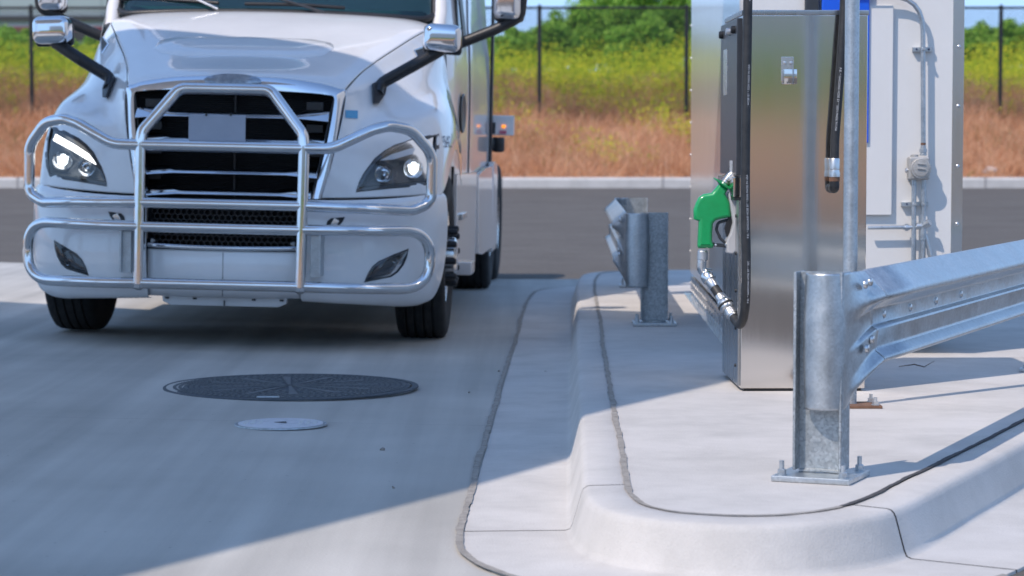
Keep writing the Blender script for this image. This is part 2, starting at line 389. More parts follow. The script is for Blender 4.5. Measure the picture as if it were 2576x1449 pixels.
# ---- the raised fuelling island with its kerb and gutter
J = [(.70, 19.4), (.66, 18.9), (.605, 17.7), (.54, 15.0), (.468, 12.28), (.4135, 9.98), (.385, 8.8), (.366, 8.0), (.354, 7.5), (.354, 7.2), (.372, 7.02), (.405, 6.92), (.47, 6.83), (.57, 6.775), (.68, 6.755),
     (.80, 6.79), (.92, 6.885), (1.01, 7.02), (1.08, 7.16), (1.257, 7.557), (1.468, 8.03), (1.918, 9.058), (2.7, 10.9), (3.9, 13.7), (5.0, 16.3), (5.2, 17.2), (5.0, 18.6), (4.4, 19.6), (3.4, 19.95), (1.3, 19.95), (.95, 19.85), (.78, 19.65)]
JP = crs(np.array([(*p, 0) for p in J+[J[0]]]), 10)[:-1, :2]
def offset(P, o):
    n = len(P); T_ = np.roll(P, -1, 0)-np.roll(P, 1, 0); T_ /= np.linalg.norm(T_, axis=1)[:, None]
    # the loop runs anticlockwise seen from above going down the left side: outward is to its right
    return P+np.stack([T_[:, 1], -T_[:, 0]], 1)*o
ZI = .15
ar = 0.5*np.sum(JP[:, 0]*np.roll(JP[:, 1], -1)-np.roll(JP[:, 0], -1)*JP[:, 1])
SG = 1 if ar > 0 else -1
def off(o): return offset(JP, o*SG)
bm = bmesh.new(); vs = [bm.verts.new((p[0], p[1], ZI)) for p in off(-.006)]; fc = bm.faces.new(vs)
bmesh.ops.triangulate(bm, faces=[fc]); tag(from_bm('island_slab', bm, K['kerb_concrete'], smooth=False), kind='structure')
PROF = [(.0, ZI-.03), (.0, ZI-.002), (.004, ZI+.001), (.112, ZI-.002), (.124, ZI-.005), (.133, ZI-.013), (.139, ZI-.026), (.166, .030), (.174, .014), (.188, .009), (.50, .005), (.502, -.03)]
RG = [off(o) for o, z in PROF]
def kerb_piece(i0, i1, name='kerb_segment'):
    idx = [i % len(JP) for i in range(i0, i1+1)]; v = []; m = len(PROF)
    for n_, i in enumerate(idx):
        for k in range(m):
            p = RG[k][i].copy()
            if n_ == 0: p = p+(RG[k][idx[1]]-p)/np.linalg.norm(RG[k][idx[1]]-p)*.005
            if n_ == len(idx)-1: p = p+(RG[k][idx[-2]]-p)/np.linalg.norm(RG[k][idx[-2]]-p)*.005
            v.append((p[0], p[1], PROF[k][1]))
    L_ = len(idx); f = [(a*m+k, a*m+k+1, (a+1)*m+k+1, (a+1)*m+k) for a in range(L_-1) for k in range(m-1)]
    f = [tuple(reversed(q)) for q in f] if SG < 0 else f
    return from_vf(name, v, f, K['kerb_concrete'], ang=60)
def near(pt):
    return int(np.argmin(np.hypot(JP[:, 0]-pt[0], JP[:, 1]-pt[1])))
cuts = [near((.9, 19.8)), near((.53, 14.6)), near((.355, 7.38)), near((.985, 6.98)), near((2.7, 10.9)), near((5.0, 16.3))]
# gaps between pieces: each piece stops just short of the next
for a, b in zip(cuts, cuts[1:]+[cuts[0]]):
    if b < a: b += len(JP)
    tag(kerb_piece(a, b), kind='structure')
def ribbon(name, P, z, w, m, amp=.35, dens=6, seed=0):
    r = np.random.default_rng(seed); P = np.asarray(P)
    d = np.r_[0, np.cumsum(np.hypot(*np.diff(P, axis=0).T))]; n = int(d[-1]/.022)
    s = np.linspace(0, d[-1], n); x = np.interp(s, d, P[:, 0]); y = np.interp(s, d, P[:, 1])
    t = np.gradient(np.stack([x, y], 1), axis=0); t /= np.linalg.norm(t, axis=1)[:, None]; nn = np.stack([-t[:, 1], t[:, 0]], 1)
    sm = lambda: np.convolve(r.normal(size=n+4), np.ones(5)/5, 'valid')
    wl = w*(.5+amp*sm()); wr = w*(.5+amp*sm()); wig = w*.25*np.convolve(r.normal(size=n+40), np.ones(41)/41*4, 'valid')
    zz = z if callable(z) else (lambda a, b: z)
    v = [(x[i]+nn[i, 0]*(wl[i]+wig[i]), y[i]+nn[i, 1]*(wl[i]+wig[i]), zz(x[i], y[i])) for i in range(n)]+[(x[i]-nn[i, 0]*(wr[i]-wig[i]), y[i]-nn[i, 1]*(wr[i]-wig[i]), zz(x[i], y[i])) for i in range(n)]
    f = [(i, i+1, n+i+1, n+i) for i in range(n-1)]
    o = from_vf(name, v, f, m); tag(o, kind='structure'); return o
i0, i1, i2 = near((.9, 19.8)), near((.95, 6.92)), near((4.6, 15.5))
ribbon('joint_sealant', JP[i0:i1+1] if i0 < i1 else np.vstack([JP[i0:], JP[:i1+1]]), ZI+.004, .020, K['sealant'], .18, seed=1)
ribbon('joint_sealant', JP[i1:i2+1], ZI+.005, .018, K['sealant_dark'], .22, seed=2)
LIP = off(.512)
ribbon('gutter_joint', LIP[i0:i1+1] if i0 < i1 else np.vstack([LIP[i0:], LIP[:i1+1]]), .010, .022, K['sealant'], .18, seed=3)
# saw-cut joint across the apron through the spill cover
ribbon('saw_cut', [(-9, 10.5), (-.1, 10.2)], lambda a, b: hgt(a, b)+.004, .004, K['groove'], .3, seed=4)
ribbon('saw_cut', [(-9, 16.4), (-.0, 16.0)], lambda a, b: hgt(a, b)+.004, .004, K['groove'], .3, seed=5)

# ================================================================== GUARDRAILS
WP = [(-.156, .0), (-.150, .010), (-.134, .064), (-.130, .071), (-.125, .073), (-.119, .071), (-.114, .066), (-.098, .044), (-.092, .041), (-.086, .040), (-.034, .047), (-.029, .045), (-.025, .038), (-.021, .029), (-.016, .027), (.028, .027),
      (.034, .030), (.040, .036), (.062, .069), (.066, .074), (.072, .077), (.079, .077), (.086, .074), (.094, .068), (.145, .012), (.151, .006), (.156, .0)]
def rail_sheet(stations):
    """stations: list of (origin xy, outward xy, morph m); m=0 W profile, m=1 flat tall end sheet"""
    v = []; n = len(WP)
    for (ox, oy), (ux, uy), m in stations:
        for z, o in WP:
            zt = z/.156
            zz = (1-m)*z+m*(-.055+zt*.2125)
            oo = (1-m)*o+m*.006*(1-zt*zt)
            v.append((ox+ux*oo, oy+uy*oo, .49+zz))
    f = [(a*n+k, a*n+k+1, (a+1)*n+k+1, (a+1)*n+k) for a in range(len(stations)-1) for k in range(n-1)]
    return v, f
def guardrail(loc, e, s, length, posts, far_end, label, yb=.105):
    """local x runs along the rail away from its near end, outward side is local y*s"""
    root = empty('guardrail', loc, atan2(e[1], e[0]), label=label, cat='guardrail', group='guardrails round the fuelling island')
    for px in posts:
        bm = bmesh.new()
        for sy in (-1, 1): bbox(bm, (px, sy*.0735, .34), (.10, .009, .62), bev=.002, seg=1)
        bbox(bm, (px, 0, .34), (.0065, .138, .62))
        post = from_bm('post', bm, K['galvanised_dull'], root)
        pl = box('base_plate', (px, 0, .010), (.25, .25, .018), K['galvanised'], root, bev=.003)
        bm = bmesh.new()                                           # the weld bead at the foot of the web
        tube_bm(bm, [(px-.006, -.068, .024), (px-.007, 0, .027), (px-.006, .068, .024)], .006, 6)
        from_bm('weld', bm, K['galvanised_dull'], pl)
        for dx in (-.098, .098):
            for dy in (-.098, .098):
                bm = bmesh.new()
                lathe_bm(bm, [(.0165, .019), (.0165, .022)], Matrix.Translation((px+dx, dy, 0)), 12, True)
                lathe_bm(bm, [(.0135, .0222), (.0135, .036), (.011, .038)], Matrix.Translation((px+dx, dy, 0)), 6, True)
                lathe_bm(bm, [(.0075, .0375), (.0075, .058+.006*((dx > 0) ^ (dy > 0)))], Matrix.Translation((px+dx, dy, 0)), 10, True)
                from_bm('anchor_bolt', bm, K['galvanised'], pl)
    v, f = rail_sheet([((x, s*yb), (0, s), 0) for x in np.linspace(.20, length-.20 if far_end else length, 14)])
    rail = thicken(from_vf('rail', v, f, K['galvanised'], root, ang=24), .003)
    for px in posts:
        if px < length-.1 or far_end: box('spacer', (px, s*(.078+yb)/2, .49), (.06, max(yb-.078, .002), .22), K['galvanised_dull'], root)
    def terminal(x0, dr):
        st = [((x0+dr*.215, s*(yb+.004)), (0, s), 0)]
        for t in np.linspace(0, 1, 9)[1:]:
            st.append(((x0+dr*(.215-.235*t), s*(yb+.004)), (0, s), t*t*(3-2*t)))
        r = .062; cy = yb+.004-r
        for a in np.linspace(0, 175, 16)[1:]:
            st.append(((x0+dr*(-.02-r*sin(radians(a))), s*(cy+r*cos(radians(a)))), (-dr*sin(radians(a)), s*cos(radians(a))), 1))
        v, f = rail_sheet(st)
        return thicken(from_vf('end_terminal', v, f, K['galvanised'], root, ang=30), .003)
    te = [terminal(0, 1)]
    if far_end: te.append(terminal(length, -1))
    def bolts(par, pts):
        for (x, z, o) in pts:
            M = axisM((x, s*(yb+o), .49+z), (0, s, 0))
            lathe('bolt', [(.014, -.004), (.014, .001), (.012, .005), (.006, .007), (.0005, .0075)], K['zinc'], par, M, 14)
    bolts(rail, [(x, .006, .030) for x in ([.36, .72, 1.1, 1.5] if not far_end else [.4, 1.2])])
    bolts(te[0], [(.09, .118, .040), (.150, .122, .040), (.10, -.085, .044), (.155, -.06, .046)])
    return root
P0 = D(2060, 1190, 7.56); P0.z = ZI
guardrail((.968, 7.53, ZI), (.39, .921), -1, 5.4, [0, 3.9], False, 'galvanised steel guardrail in front of the fuel pump, its curled end nearest', yb=.075)
guardrail((.822, 13.95, ZI), (.024, 1.0), 1, 3.75, [0, 3.72], True, 'short galvanised guardrail behind the green nozzle, beside the road', yb=.158)

# ================================================================== FUEL PUMP
PB = Vector((.968, 10.2, ZI)); PW, PD, PH = .528, .70, 1.587
pump = empty('fuel_pump', PB, radians(.8), label='stainless steel fuel pump cabinet on the island beside the white tank', cat='fuel pump')
b = box('cabinet', (PW/2, PD/2, PH/2+.006), (PW, PD, PH-.012), K['stainless'], pump, bev=.004)
box('base_frame', (PW/2, PD/2, .004), (PW-.03, PD-.03, .02), K['plastic_black'], pump)
box('top_trim', (PW/2, PD/2+.0, PH+.010), (PW+.008, PD+.006, .022), K['stainless_side'], pump, bev=.003)
# the left flank: stainless door, black control strip, card slot
box('side_door', (-.004, PD/2+.01, .42), (.010, PD-.06, .80), K['stainless_side'], pump, bev=.002)
up = box('control_panel', (-.010, PD/2, 1.245), (.024, PD-.02, .66), K['plastic_dark'], pump, bev=.004)
box('window', (-.023, .46, 1.36), (.004, .16, .20), K['weeds'] if False else K['alloy'], up)
box('printer_door', (-.016, PD/2, .865), (.034, PD-.05, .085), K['rust'] if False else K['stainless'], pump, bev=.004)
box('printer_slot', (-.012, PD/2, .815), (.034, PD-.05, .012), K['plastic_black'], pump)
for yy in (.09, .30, .60):
    lathe('lock', [(.017, 0), (.017, .014), (.013, .018), (.0005, .018)], K['plastic_black'] if yy != .30 else K['zinc'], pump, axisM((-.022, yy, 1.53), (-1, 0, 0)), 16)
# screws down the door hinge
for k, z in enumerate(np.linspace(.10, .74, 5)):
    lathe('screw', [(.008, 0), (.007, .004), (.0005, .005)], K['plastic_black'], pump, axisM((-.0095, .12, z), (-1, 0, 0)), 10)
# nozzle hook plate on the front
hk = D(1982, 180, 10.2)-PB
hkx, hkz = hk.x, hk.z
plate = box('hook_plate', (hkx-.002, -.004, hkz+.012), (.052, .004, .10), K['alloy'], pump, bev=.0015)
bm = bmesh.new(); bbox(bm, (hkx+.006, -.045, hkz-.022), (.054, .004, .062), bev=.0015); bbox(bm, (hkx+.006, -.026, hkz-.051), (.054, .040, .004), bev=.001)
from_bm('hook_tray', bm, K['stainless'], plate)
for dx in (-.014, .012):
    lathe('screw', [(.008, 0), (.007, .005), (.0005, .006)], K['zinc'], plate, axisM((hkx+dx, -.0062, hkz+.036), (0, -1, 0)), 10)

def hose_text(parent, c, size, upward=True, lean=0., nrm=Vector((0.25, -1, 0))):
    nrm = nrm.normalized(); up = Vector((lean, 0, 1 if upward else -1)).normalized()
    me = text_mesh('P.EI. * GASOLINE HOSE BY * SSSN MADE IN USA', size)
    y = nrm.cross(up).normalized(); M = Matrix((up, y, nrm)).transposed().to_4x4(); M.translation = c
    me.transform(M); return link('hose_print', me, K['hose_print'], parent, smooth=False)
# ---- main hose, swivel fittings (a thing of its own with the nozzle, hung on the pump)
noz = empty('fuel_nozzle', D(1800, 560, 10.42), label='green fuel nozzle with its black hose hanging on the left flank of the pump', cat='fuel nozzle')
NB = Vector(noz.location)
def N(px, py, d=10.42): return D(px, py, d)-NB
hp = [N(1884, -420, 10.12), N(1882, -60, 10.11), N(1879, 150, 10.10), N(1876, 330, 10.09), N(1875, 500, 10.08), N(1877, 640, 10.08), N(1876, 740, 10.09), N(1872, 790, 10.12), N(1864, 814, 10.18), N(1855, 812, 10.24), N(1845, 797, 10.28)]
hp = [Vector(p) for p in crs(np.array(hp), 8)]
hose = tube('hose', hp, .0195, K['rubber'], noz, 18)
for py in (-40, 340-90, 520, 740-60):
    i = min(range(len(hp)), key=lambda k: abs((hp[k]+NB-D(1880, py, 10.1)).z)); p = hp[i]; q = hp[min(i+3, len(hp)-1)]
    nr = Vector((.38, -1, 0)).normalized(); t_ = (p-q).normalized()
    hose_text(hose, p+nr*.0204, .0125, True, t_.x/t_.z, nr)
def seg_fit(a, b, prof, m, name='coupling', par=noz, seg=20):
    a = Vector(a); b = Vector(b); d = b-a; L_ = d.length
    return lathe(name, [(r, t*L_) for t, r in prof], m, par, axisM(a, d), seg, True)
A0, A1 = N(1846, 800, 10.28), N(1776, 690, 10.40)
def lerp(t): return A0.lerp(A1, t)
seg_fit(lerp(0.0), lerp(.22), [(0, .020), (.3, .023), (.31, .027), (.7, .027), (.72, .024), (1, .024)], K['zinc'])
seg_fit(lerp(.20), lerp(.40), [(0, .026), (.1, .031), (.25, .033), (.5, .030), (.75, .033), (1, .027)], K['zinc'])
seg_fit(lerp(.27), lerp(.31), [(0, .034), (.3, .036), (.7, .036), (1, .034)], K['rubber'], 'rubber_ring')
seg_fit(lerp(.38), lerp(.52), [(0, .024), (.3, .026), (.6, .024), (1, .021)], K['zinc'])
seg_fit(lerp(.51), lerp(.70), [(0, .021), (1, .020)], K['rubber'], 'hose_whip')
seg_fit(lerp(.69), lerp(.88), [(0, .021), (.1, .023), (.8, .023), (.85, .027), (1, .027)], K['zinc'])
seg_fit(lerp(.86), lerp(1.02), [(0, .029), (.3, .031), (.7, .030), (1, .022)], K['alloy'], 'swivel')
tube('swivel_elbow', fillet([N(1790, 688), N(1764, 684), N(1766, 652)], .03), .020, K['alloy'], noz, 16)
seg_fit(N(1767, 655), N(1768, 628), [(0, .019), (.1, .0235), (.8, .0235), (.9, .020), (1, .020)], K['zinc'])
# nozzle body
def flat_piece(name, pts, th, m, par, bev, dd=10.42, seg=3):
    o = [N(x, y, dd)+Vector((0, -th/2, 0)) for x, y in pts]
    return prism(name, o, (0, th, 0), m, par, bev, seg)
body = flat_piece('nozzle_body', [(1757, 624), (1754, 618), (1757, 556), (1745, 552), (1744, 527), (1750, 510), (1757, 497), (1769, 488), (1790, 485), (1799, 474), (1809, 461), (1830, 476), (1824, 488), (1836, 510), (1838, 545), (1812, 551), (1800, 554), (1793, 562), (1791, 585), (1791, 606), (1795, 616), (1792, 624)], .056, K['green_plastic'], noz, .016, seg=4)
# splash guard: a flared cup round the spout
lathe('splash_guard', [(.016, 0), (.020, .010), (.034, .018), (.052, .016), (.054, .020), (.036, .024), (.018, .030)], K['green_plastic'], body, axisM(N(1813, 474), N(1836, 443)-N(1813, 474)), 28)
tube('spout', [Vector(p) for p in crs(np.array([N(1808, 482), N(1823, 461), N(1838, 442), N(1852, 433), N(1862, 436)]), 6)], [.0175]*13+[.0165]*6+[.0155]*6, K['zinc'], body, 16)
for t in (.35, .5): lathe('spout_ring', [(.0175, -.002), (.019, 0), (.0175, .002)], K['rubber'], body, axisM(N(1813, 474).lerp(N(1845, 436), t), N(1845, 436)-N(1813, 474)), 16)
tube('lever', fillet([N(1836, 552), N(1806, 560), N(1802, 578), N(1812, 600), N(1826, 612)], .02), .0065, K['plastic_dark'], noz, 8)
flat_piece('lever_guard', [(1840, 520), (1842, 590), (1830, 604), (1822, 575), (1828, 556)], .03, K['plastic_black'], noz, .004)
flat_piece('latch', [(1793, 610), (1796, 620), (1836, 624), (1838, 616), (1818, 613)], .012, K['plastic_dark'], noz, .002)
lathe('latch_pin', [(.0055, -.012), (.0055, .010), (.0005, .012)], K['zinc'], noz, axisM(N(1800, 616)+Vector((0, -.004, 0)), (0, -1, 0)), 10)
lathe('pivot', [(.010, -.01), (.010, .012), (.006, .016), (.0005, .016)], K['zinc'], noz, axisM(N(1828, 615)+Vector((0, -.02, 0)), (0, -1, 0)), 12)
# boot the nozzle hangs in: part of the pump
def PP(px, py, d): return D(px, py, d)-PB
Rp = Matrix.Rotation(radians(-.8), 4, 'Z')
bo = [Rp @ PP(x, y, 10.36) for x, y in [(1842, 405), (1847, 398), (1859, 398), (1863, 404), (1864, 622), (1858, 634), (1850, 634), (1844, 640), (1830, 636), (1829, 604), (1838, 588), (1845, 560), (1838, 515), (1834, 490), (1843, 462)]]
prism('nozzle_boot', bo, (0, .12, 0), K['grey_plastic'], pump, .008, 3)
# ---- second hose on the front right with its fitting
h2 = empty('vent_hose', D(2100, 470, 10.14), label='short black hose with metal coupling and elbow low on the pump front', cat='hose')
HB = Vector(h2.location)
def H2(px, py, d=10.14): return D(px, py, d)-HB
hp2 = [Vector(p) for p in crs(np.array([H2(2126, -200, 10.16), H2(2124, 0, 10.15), H2(2118, 110), H2(2108, 250), H2(2101, 340), H2(2099, 402)]), 8)]
hs2 = tube('hose', hp2, .019, K['rubber'], h2, 16)
for py in (250, 420-20):
    p = min(hp2, key=lambda k: abs((k+HB-D(2100, py, 10.14)).z)); i = hp2.index(p); q = hp2[min(i+2, len(hp2)-1)]; q0 = hp2[max(i-2, 0)]
    t_ = (q0-q).normalized(); nr = Vector((-.1, -1, 0)).normalized()
    if py < 300: hose_text(hs2, p+nr*.0203, .0125, False, -t_.x/t_.z, nr)
seg_fit(H2(2099, 398), H2(2099, 445), [(0, .020), (.05, .0225), (.6, .0225), (.62, .021), (.8, .024), (1, .024)], K['zinc'], 'coupling', h2)
seg_fit(H2(2099, 443), H2(2099, 456), [(0, .0225), (1, .0225)], K['rust'], 'rusty_nipple', h2)
tube('elbow', fillet([H2(2099, 455), H2(2099, 474), H2(2099, 474)+Vector((0, .06, 0))], .025), .021, K['plastic_black'], h2, 16)

# ================================================================== GALVANISED POLE
pole = empty('steel_pole', (1.347, 9.62, ZI), label='tall galvanised steel pole standing right in front of the pump', cat='pole')
tube('pole_shaft', [(0, 0, .50), (0, 0, 4.5)], .0292, K['galvanised'], pole, 24)
tube('pole_stub', [(0.006, 0, .010), (0.006, 0, .52)], .0245, K['galvanised_dull'], pole, 18)
pp = box('base_plate', (.02, -.01, .006), (.20, .17, .011), K['rust'], pole, bev=.002)
for dx in (-.065, .095):
    for dy in (-.07, .05):
        bm = bmesh.new(); lathe_bm(bm, [(.017, .012), (.017, .015)], Matrix.Translation((dx, dy, 0)), 12, True); lathe_bm(bm, [(.013, .0152), (.013, .028)], Matrix.Translation((dx, dy, 0)), 6, True); lathe_bm(bm, [(.0075, .0278), (.0075, .044)], Matrix.Translation((dx, dy, 0)), 10, True)
        from_bm('anchor_bolt', bm, K['zinc'], pp)

# ================================================================== WHITE TANK ENCLOSURE
TX0, TX1, TY0, TY1, TH = 1.18, 2.287, 12.0, 16.85, 3.3
tank = empty('tank_enclosure', ((TX0+TX1)/2, (TY0+TY1)/2, ZI), radians(-1.4), label='tall white and bare metal tank enclosure behind the pump', cat='tank')
hx, hy = (TX1-TX0)/2, (TY1-TY0)/2
def TL(px, py, proud=0.):
    """picture point on the end wall of the enclosure, in its own frame"""
    c = D(px, py, TY0); q = Matrix.Rotation(radians(1.4), 3, 'Z') @ (c-Vector(tank.location)); q.y = -hy-proud; return q
box('shell', (0, 0, TH/2+.10), (2*hx-.01, 2*hy-.01, TH-.10), K['tank_side'], tank, bev=.003)
box('end_wall', (0, -hy+.001, TH/2+.09), (2*hx-.055, .014, TH-.12), K['white_panel'], tank, bev=.001)
fl = box('corner_angle', (hx-.024, -hy-.003, TH/2+.09), (.056, .010, TH-.1), K['aluminium'], tank, bev=.001)
for py in (118, 267, 418, 563):
    q = TL(2431, py, .008); q.x = hx-.022
    lathe('screw', [(.0095, 0), (.009, .003), (.005, .006), (.0005, .0065)], K['zinc'], fl, axisM(q, (0, -1, 0)), 12)
bs = box('skid_base', (-hx+.068, 0, .06), (.12, 2*hy-.04, .13), K['stainless_side'], tank, bev=.003)
box('base_lip', (-hx-.012, 0, .004), (.06, 2*hy-.1, .010), K['aluminium'], bs)
for k, y in enumerate(np.linspace(-hy+.1, hy-.1, 44)):
    lathe('rivet', [(.012, 0), (.010, .004), (.0005, .006)], K['zinc'], bs, axisM((-hx+.007, y, .035+.05*(k % 2)), (-1, 0, 0)), 8)
for k, z in enumerate(np.linspace(.3, 3.2, 14)):
    lathe('rivet', [(.010, 0), (.008, .004), (.0005, .005)], K['zinc'], tank, axisM((-hx+.004, hy-.02, z), (-1, 0, 0)), 8)
a_ = TL(2150, 15); b_ = TL(2240, 540)
box('access_panel', ((a_.x+b_.x)/2, -hy-.020, (a_.z+b_.z)/2), (b_.x-a_.x, .030, a_.z-b_.z), K['white_panel'], tank, bev=.002)
box('panel_flange', (b_.x+.005, -hy-.010, (a_.z+b_.z)/2-.005), (.012, .010, a_.z-b_.z-.05), K['dull_white'], tank, bev=.001)
# conduit run (bolted to the wall, yet a thing one could unscrew): kept as parts of the enclosure
PR = .055
def cond(name, pts, r, m='galvanised', rad=None): return tube(name, fillet([TL(x, y, PR) for x, y in pts], rad) if rad else [TL(x, y, PR) for x, y in pts], r, K[m], tank, 16)
cond('conduit', [(2140, -8), (2317, -8), (2318, 372)], .0122, rad=.17)
cond('conduit', [(2295, 452), (2293, 760)], .0122)
cond('conduit', [(2319, 452), (2317, 760)], .0122)
cond('conduit', [(2180, 572), (2312, 570)], .0095)
cond('conduit', [(2322, 588), (2350, 690)], .0105)
def strut(xa, xb, y):
    a = TL(xa, y, 0); b = TL(xb, y, 0); c = (a+b)/2
    bm = bmesh.new(); h = .0225
    bbox(bm, (c.x, -hy-.018, c.z), ((b-a).length, .034, h), bev=.001, seg=1)
    o = from_bm('strut_clamp', bm, K['galvanised'], tank)
    for t in (.2, .82):
        q = a.lerp(b, t); lathe('bolt', [(.005, 0), (.005, .003), (.0005, .004)], K['navy'], o, axisM((q.x, -hy-.035, q.z), (0, -1, 0)), 10)
    return o
s1 = strut(2293, 2342, 125); s2 = strut(2265, 2333, 513)
for x, y, s_ in ((2318, 125, s1), (2296, 513, s2), (2318, 513, s2)):
    q = TL(x, y, PR); lathe('strap', [(.0135, -.007), (.0155, -.006), (.0155, .006), (.0135, .007)], K['galvanised'], s_, Matrix.Translation(q), 16)
    box('strap_bolt', (q.x, q.y-.019, q.z), (.012, .02, .010), K['zinc'], s_)
def lat(name, x, y, prof, m, d=(0, 0, -1), seg=20): return lathe(name, prof, K[m], tank, axisM(TL(x, y, PR), d), seg, True)
lat('rust_ring', 2318, 359, [(.0126, 0), (.0126, .012)], 'rust')
lat('union', 2318, 368, [(.014, 0), (.014, .012), (.019, .013), (.019, .030), (.015, .031), (.015, .036), (.018, .037), (.018, .045), (.013, .046)], 'galvanised', seg=8)
q = TL(2306, 423, 0)
jb = box('junction_box', (q.x, -hy-.045, q.z), (.103, .085, .113), K['cast_grey'], tank, bev=.010, seg=3)
lathe('cover', [(.050, 0), (.050, .012), (.047, .015), (.040, .015), (.039, .019), (.032, .020), (.0005, .020)], K['cast_grey'], jb, axisM((q.x+.006, -hy-.0875, q.z-.001), (0, -1, 0)), 32)
for dz in (-.010, .014): box('cover_lug', (q.x+.006, -hy-.110, q.z+dz+.008), (.040, .010, .006), K['cast_grey'], jb, rot=Matrix.Rotation(.12, 4, 'Y'), bev=.002)
lathe('plug', [(.013, 0), (.013, .010), (.009, .013), (.0005, .013)], K['zinc'], jb, axisM((q.x-.052, -hy-.05, q.z-.01), (-1, 0, 0)), 12)
lathe('hub', [(.020, 0), (.020, .010), (.016, .012)], K['cast_grey'], jb, axisM((q.x-.02, -hy-.05, q.z+.056), (0, 0, 1)), 16, True)
lat('union', 2268, 571, [(.012, 0), (.012, .008), (.018, .009), (.018, .024), (.013, .025), (.013, .032)], 'galvanised', (1, 0, 0), 8)
t_ = TL(2318, 568, PR); bm = bmesh.new(); tube_bm(bm, [t_+Vector((-.035, 0, .0)), t_+Vector((.005, 0, 0))], .0165); tube_bm(bm, [t_+Vector((0, 0, .025)), t_+Vector((0, 0, -.045))], .0165); tube_bm(bm, [t_, t_+Vector((.03, -.02, .02))], .0185, 8)
from_bm('tee_fitting', bm, K['galvanised'], tank)
lat('coupling', 2317, 592, [(.0165, 0), (.0165, .02), (.013, .021)], 'galvanised')

q0, q1 = TL(2036, -170, 0), TL(2182, 360, 0)
cbx = empty('control_box', (q0.x, -hy, q1.z)); cbx.parent = None
cbx.matrix_world = tank.matrix_basis @ Matrix.Translation((q0.x, -hy-.008, q1.z)); tag(cbx, 'bright blue control box on the white wall above and behind the pump', 'control box')
w_, h_ = q1.x-q0.x, q0.z-q1.z
dm = box('lid', (w_/2+.03, -.022, h_/2), (w_-.06, .040, h_), K['blue_plastic'], cbx, bev=.008, seg=3)
box('lid_seam', (w_*.52, -.0425, h_/2), (.003, .003, h_-.02), K['navy'], dm)
box('hinge_side', (.015, -.018, h_/2), (.075, .034, h_), K['plastic_dark'], cbx, bev=.012, seg=3)
# ================================================================== COVERS IN THE APRON
def lid_z(p): return hgt(p.x, p.y)
c0 = G(729, 975, 0.); c0 = G(729, 975, lid_z(c0)); R0 = .605
mh = empty('manhole_cover', (c0.x, c0.y, lid_z(c0)+.003), label='large round dark manhole cover set in the concrete before the truck', cat='manhole cover')
lathe('frame_ring', [(R0+.02, 0), (R0+.018, .006), (R0-.01, .007), (R0-.012, .001)], K['iron_lid'], mh, seg=96)
lathe('lid', [(R0-.022, -.002), (R0-.022, .005), (.0005, .005)], K['iron_lid'], mh, seg=96)
for k in range(12):
    a = k*pi/6+.13; bm = bmesh.new()
    prism_bm(bm, [Vector((r*cos(a)-o*sin(a), r*sin(a)+o*cos(a), .0055)) for r, o in ((.03, -.006), (.43, -.022), (.43, .022), (.03, .006))], (0, 0, .004))
    from_bm('rib', bm, K['lid_stud'], mh)
bm = bmesh.new(); rr = .06
while rr < R0-.05:
    n_ = int(2*pi*rr/.034)
    for k in range(n_):
        a = 2*pi*k/n_+rr*7
        if rr < .44 and abs(((a-.13) % (pi/6))-pi/12) > pi/12-.03/rr: continue
        bbox(bm, (rr*cos(a), rr*sin(a), .0065), (.016, .018, .005), Matrix.Rotation(a, 4, 'Z'))
    rr += .026
st = from_bm('studs', bm, K['lid_stud'], mh, smooth=False); tag(st, kind='stuff')
box('lift_handle', (-.05, -R0+.055, .009), (.105, .03, .008), K['galvanised'], mh, bev=.003)
c1 = G(706, 1070, 0.); c1 = G(706, 1070, lid_z(c1)); R1 = .186
sp = empty('spill_cover', (c1.x, c1.y, lid_z(c1)+.003), label='small round white spill bucket cover nearest the camera in the concrete', cat='cover')
lathe('frame_ring', [(R1+.010, 0), (R1+.008, .006), (R1-.002, .006), (R1-.003, .0)], K['galvanised_dull'], sp, seg=64)
lathe('lid', [(R1-.006, 0), (R1-.006, .0075), (R1-.012, .009), (.0005, .009)], K['lid_white'], sp, seg=64)
prism('finger_slot', [Vector((-.028, .004, .0098)), Vector((.02, .03, .0098)), Vector((.028, -.028, .0098))], (0, 0, .0015), K['plastic_dark'], sp)
bm = bmesh.new()
for sx in (-1, 1):
    for r_ in (.085, .115, .145):
        for k in range(-3, 4):
            bbox(bm, (sx*r_, k*.017, .010), (.016, .009, .002))
from_bm('raised_marks', bm, K['dull_white'], sp, smooth=False)
for i, (x, y) in enumerate([(990, 1232), (962, 1137), (1255, 935), (1372, 938), (1180, 990)]):
    p = G(x, y, 0); p.z = hgt(p.x, p.y)
    bm = bmesh.new(); bmesh.ops.create_icosphere(bm, subdivisions=1, radius=.006+.003*(i % 2), matrix=Matrix.Translation(p+Vector((0, 0, .004))))
    for v_ in bm.verts: v_.co += Vector((rng.normal()*.002, rng.normal()*.002, 0))
    o = from_bm('pebble', bm, K['sealant'], smooth=False); tag(o, ['dark pebble lying on the shaded concrete below the covers', 'tiny pebble on the concrete right of the small cover', 'pale pebble beside the gutter joint', 'pebble lying in the gutter pan by the kerb', 'pebble on concrete right of the manhole'][i], 'pebble', 'loose pebbles')

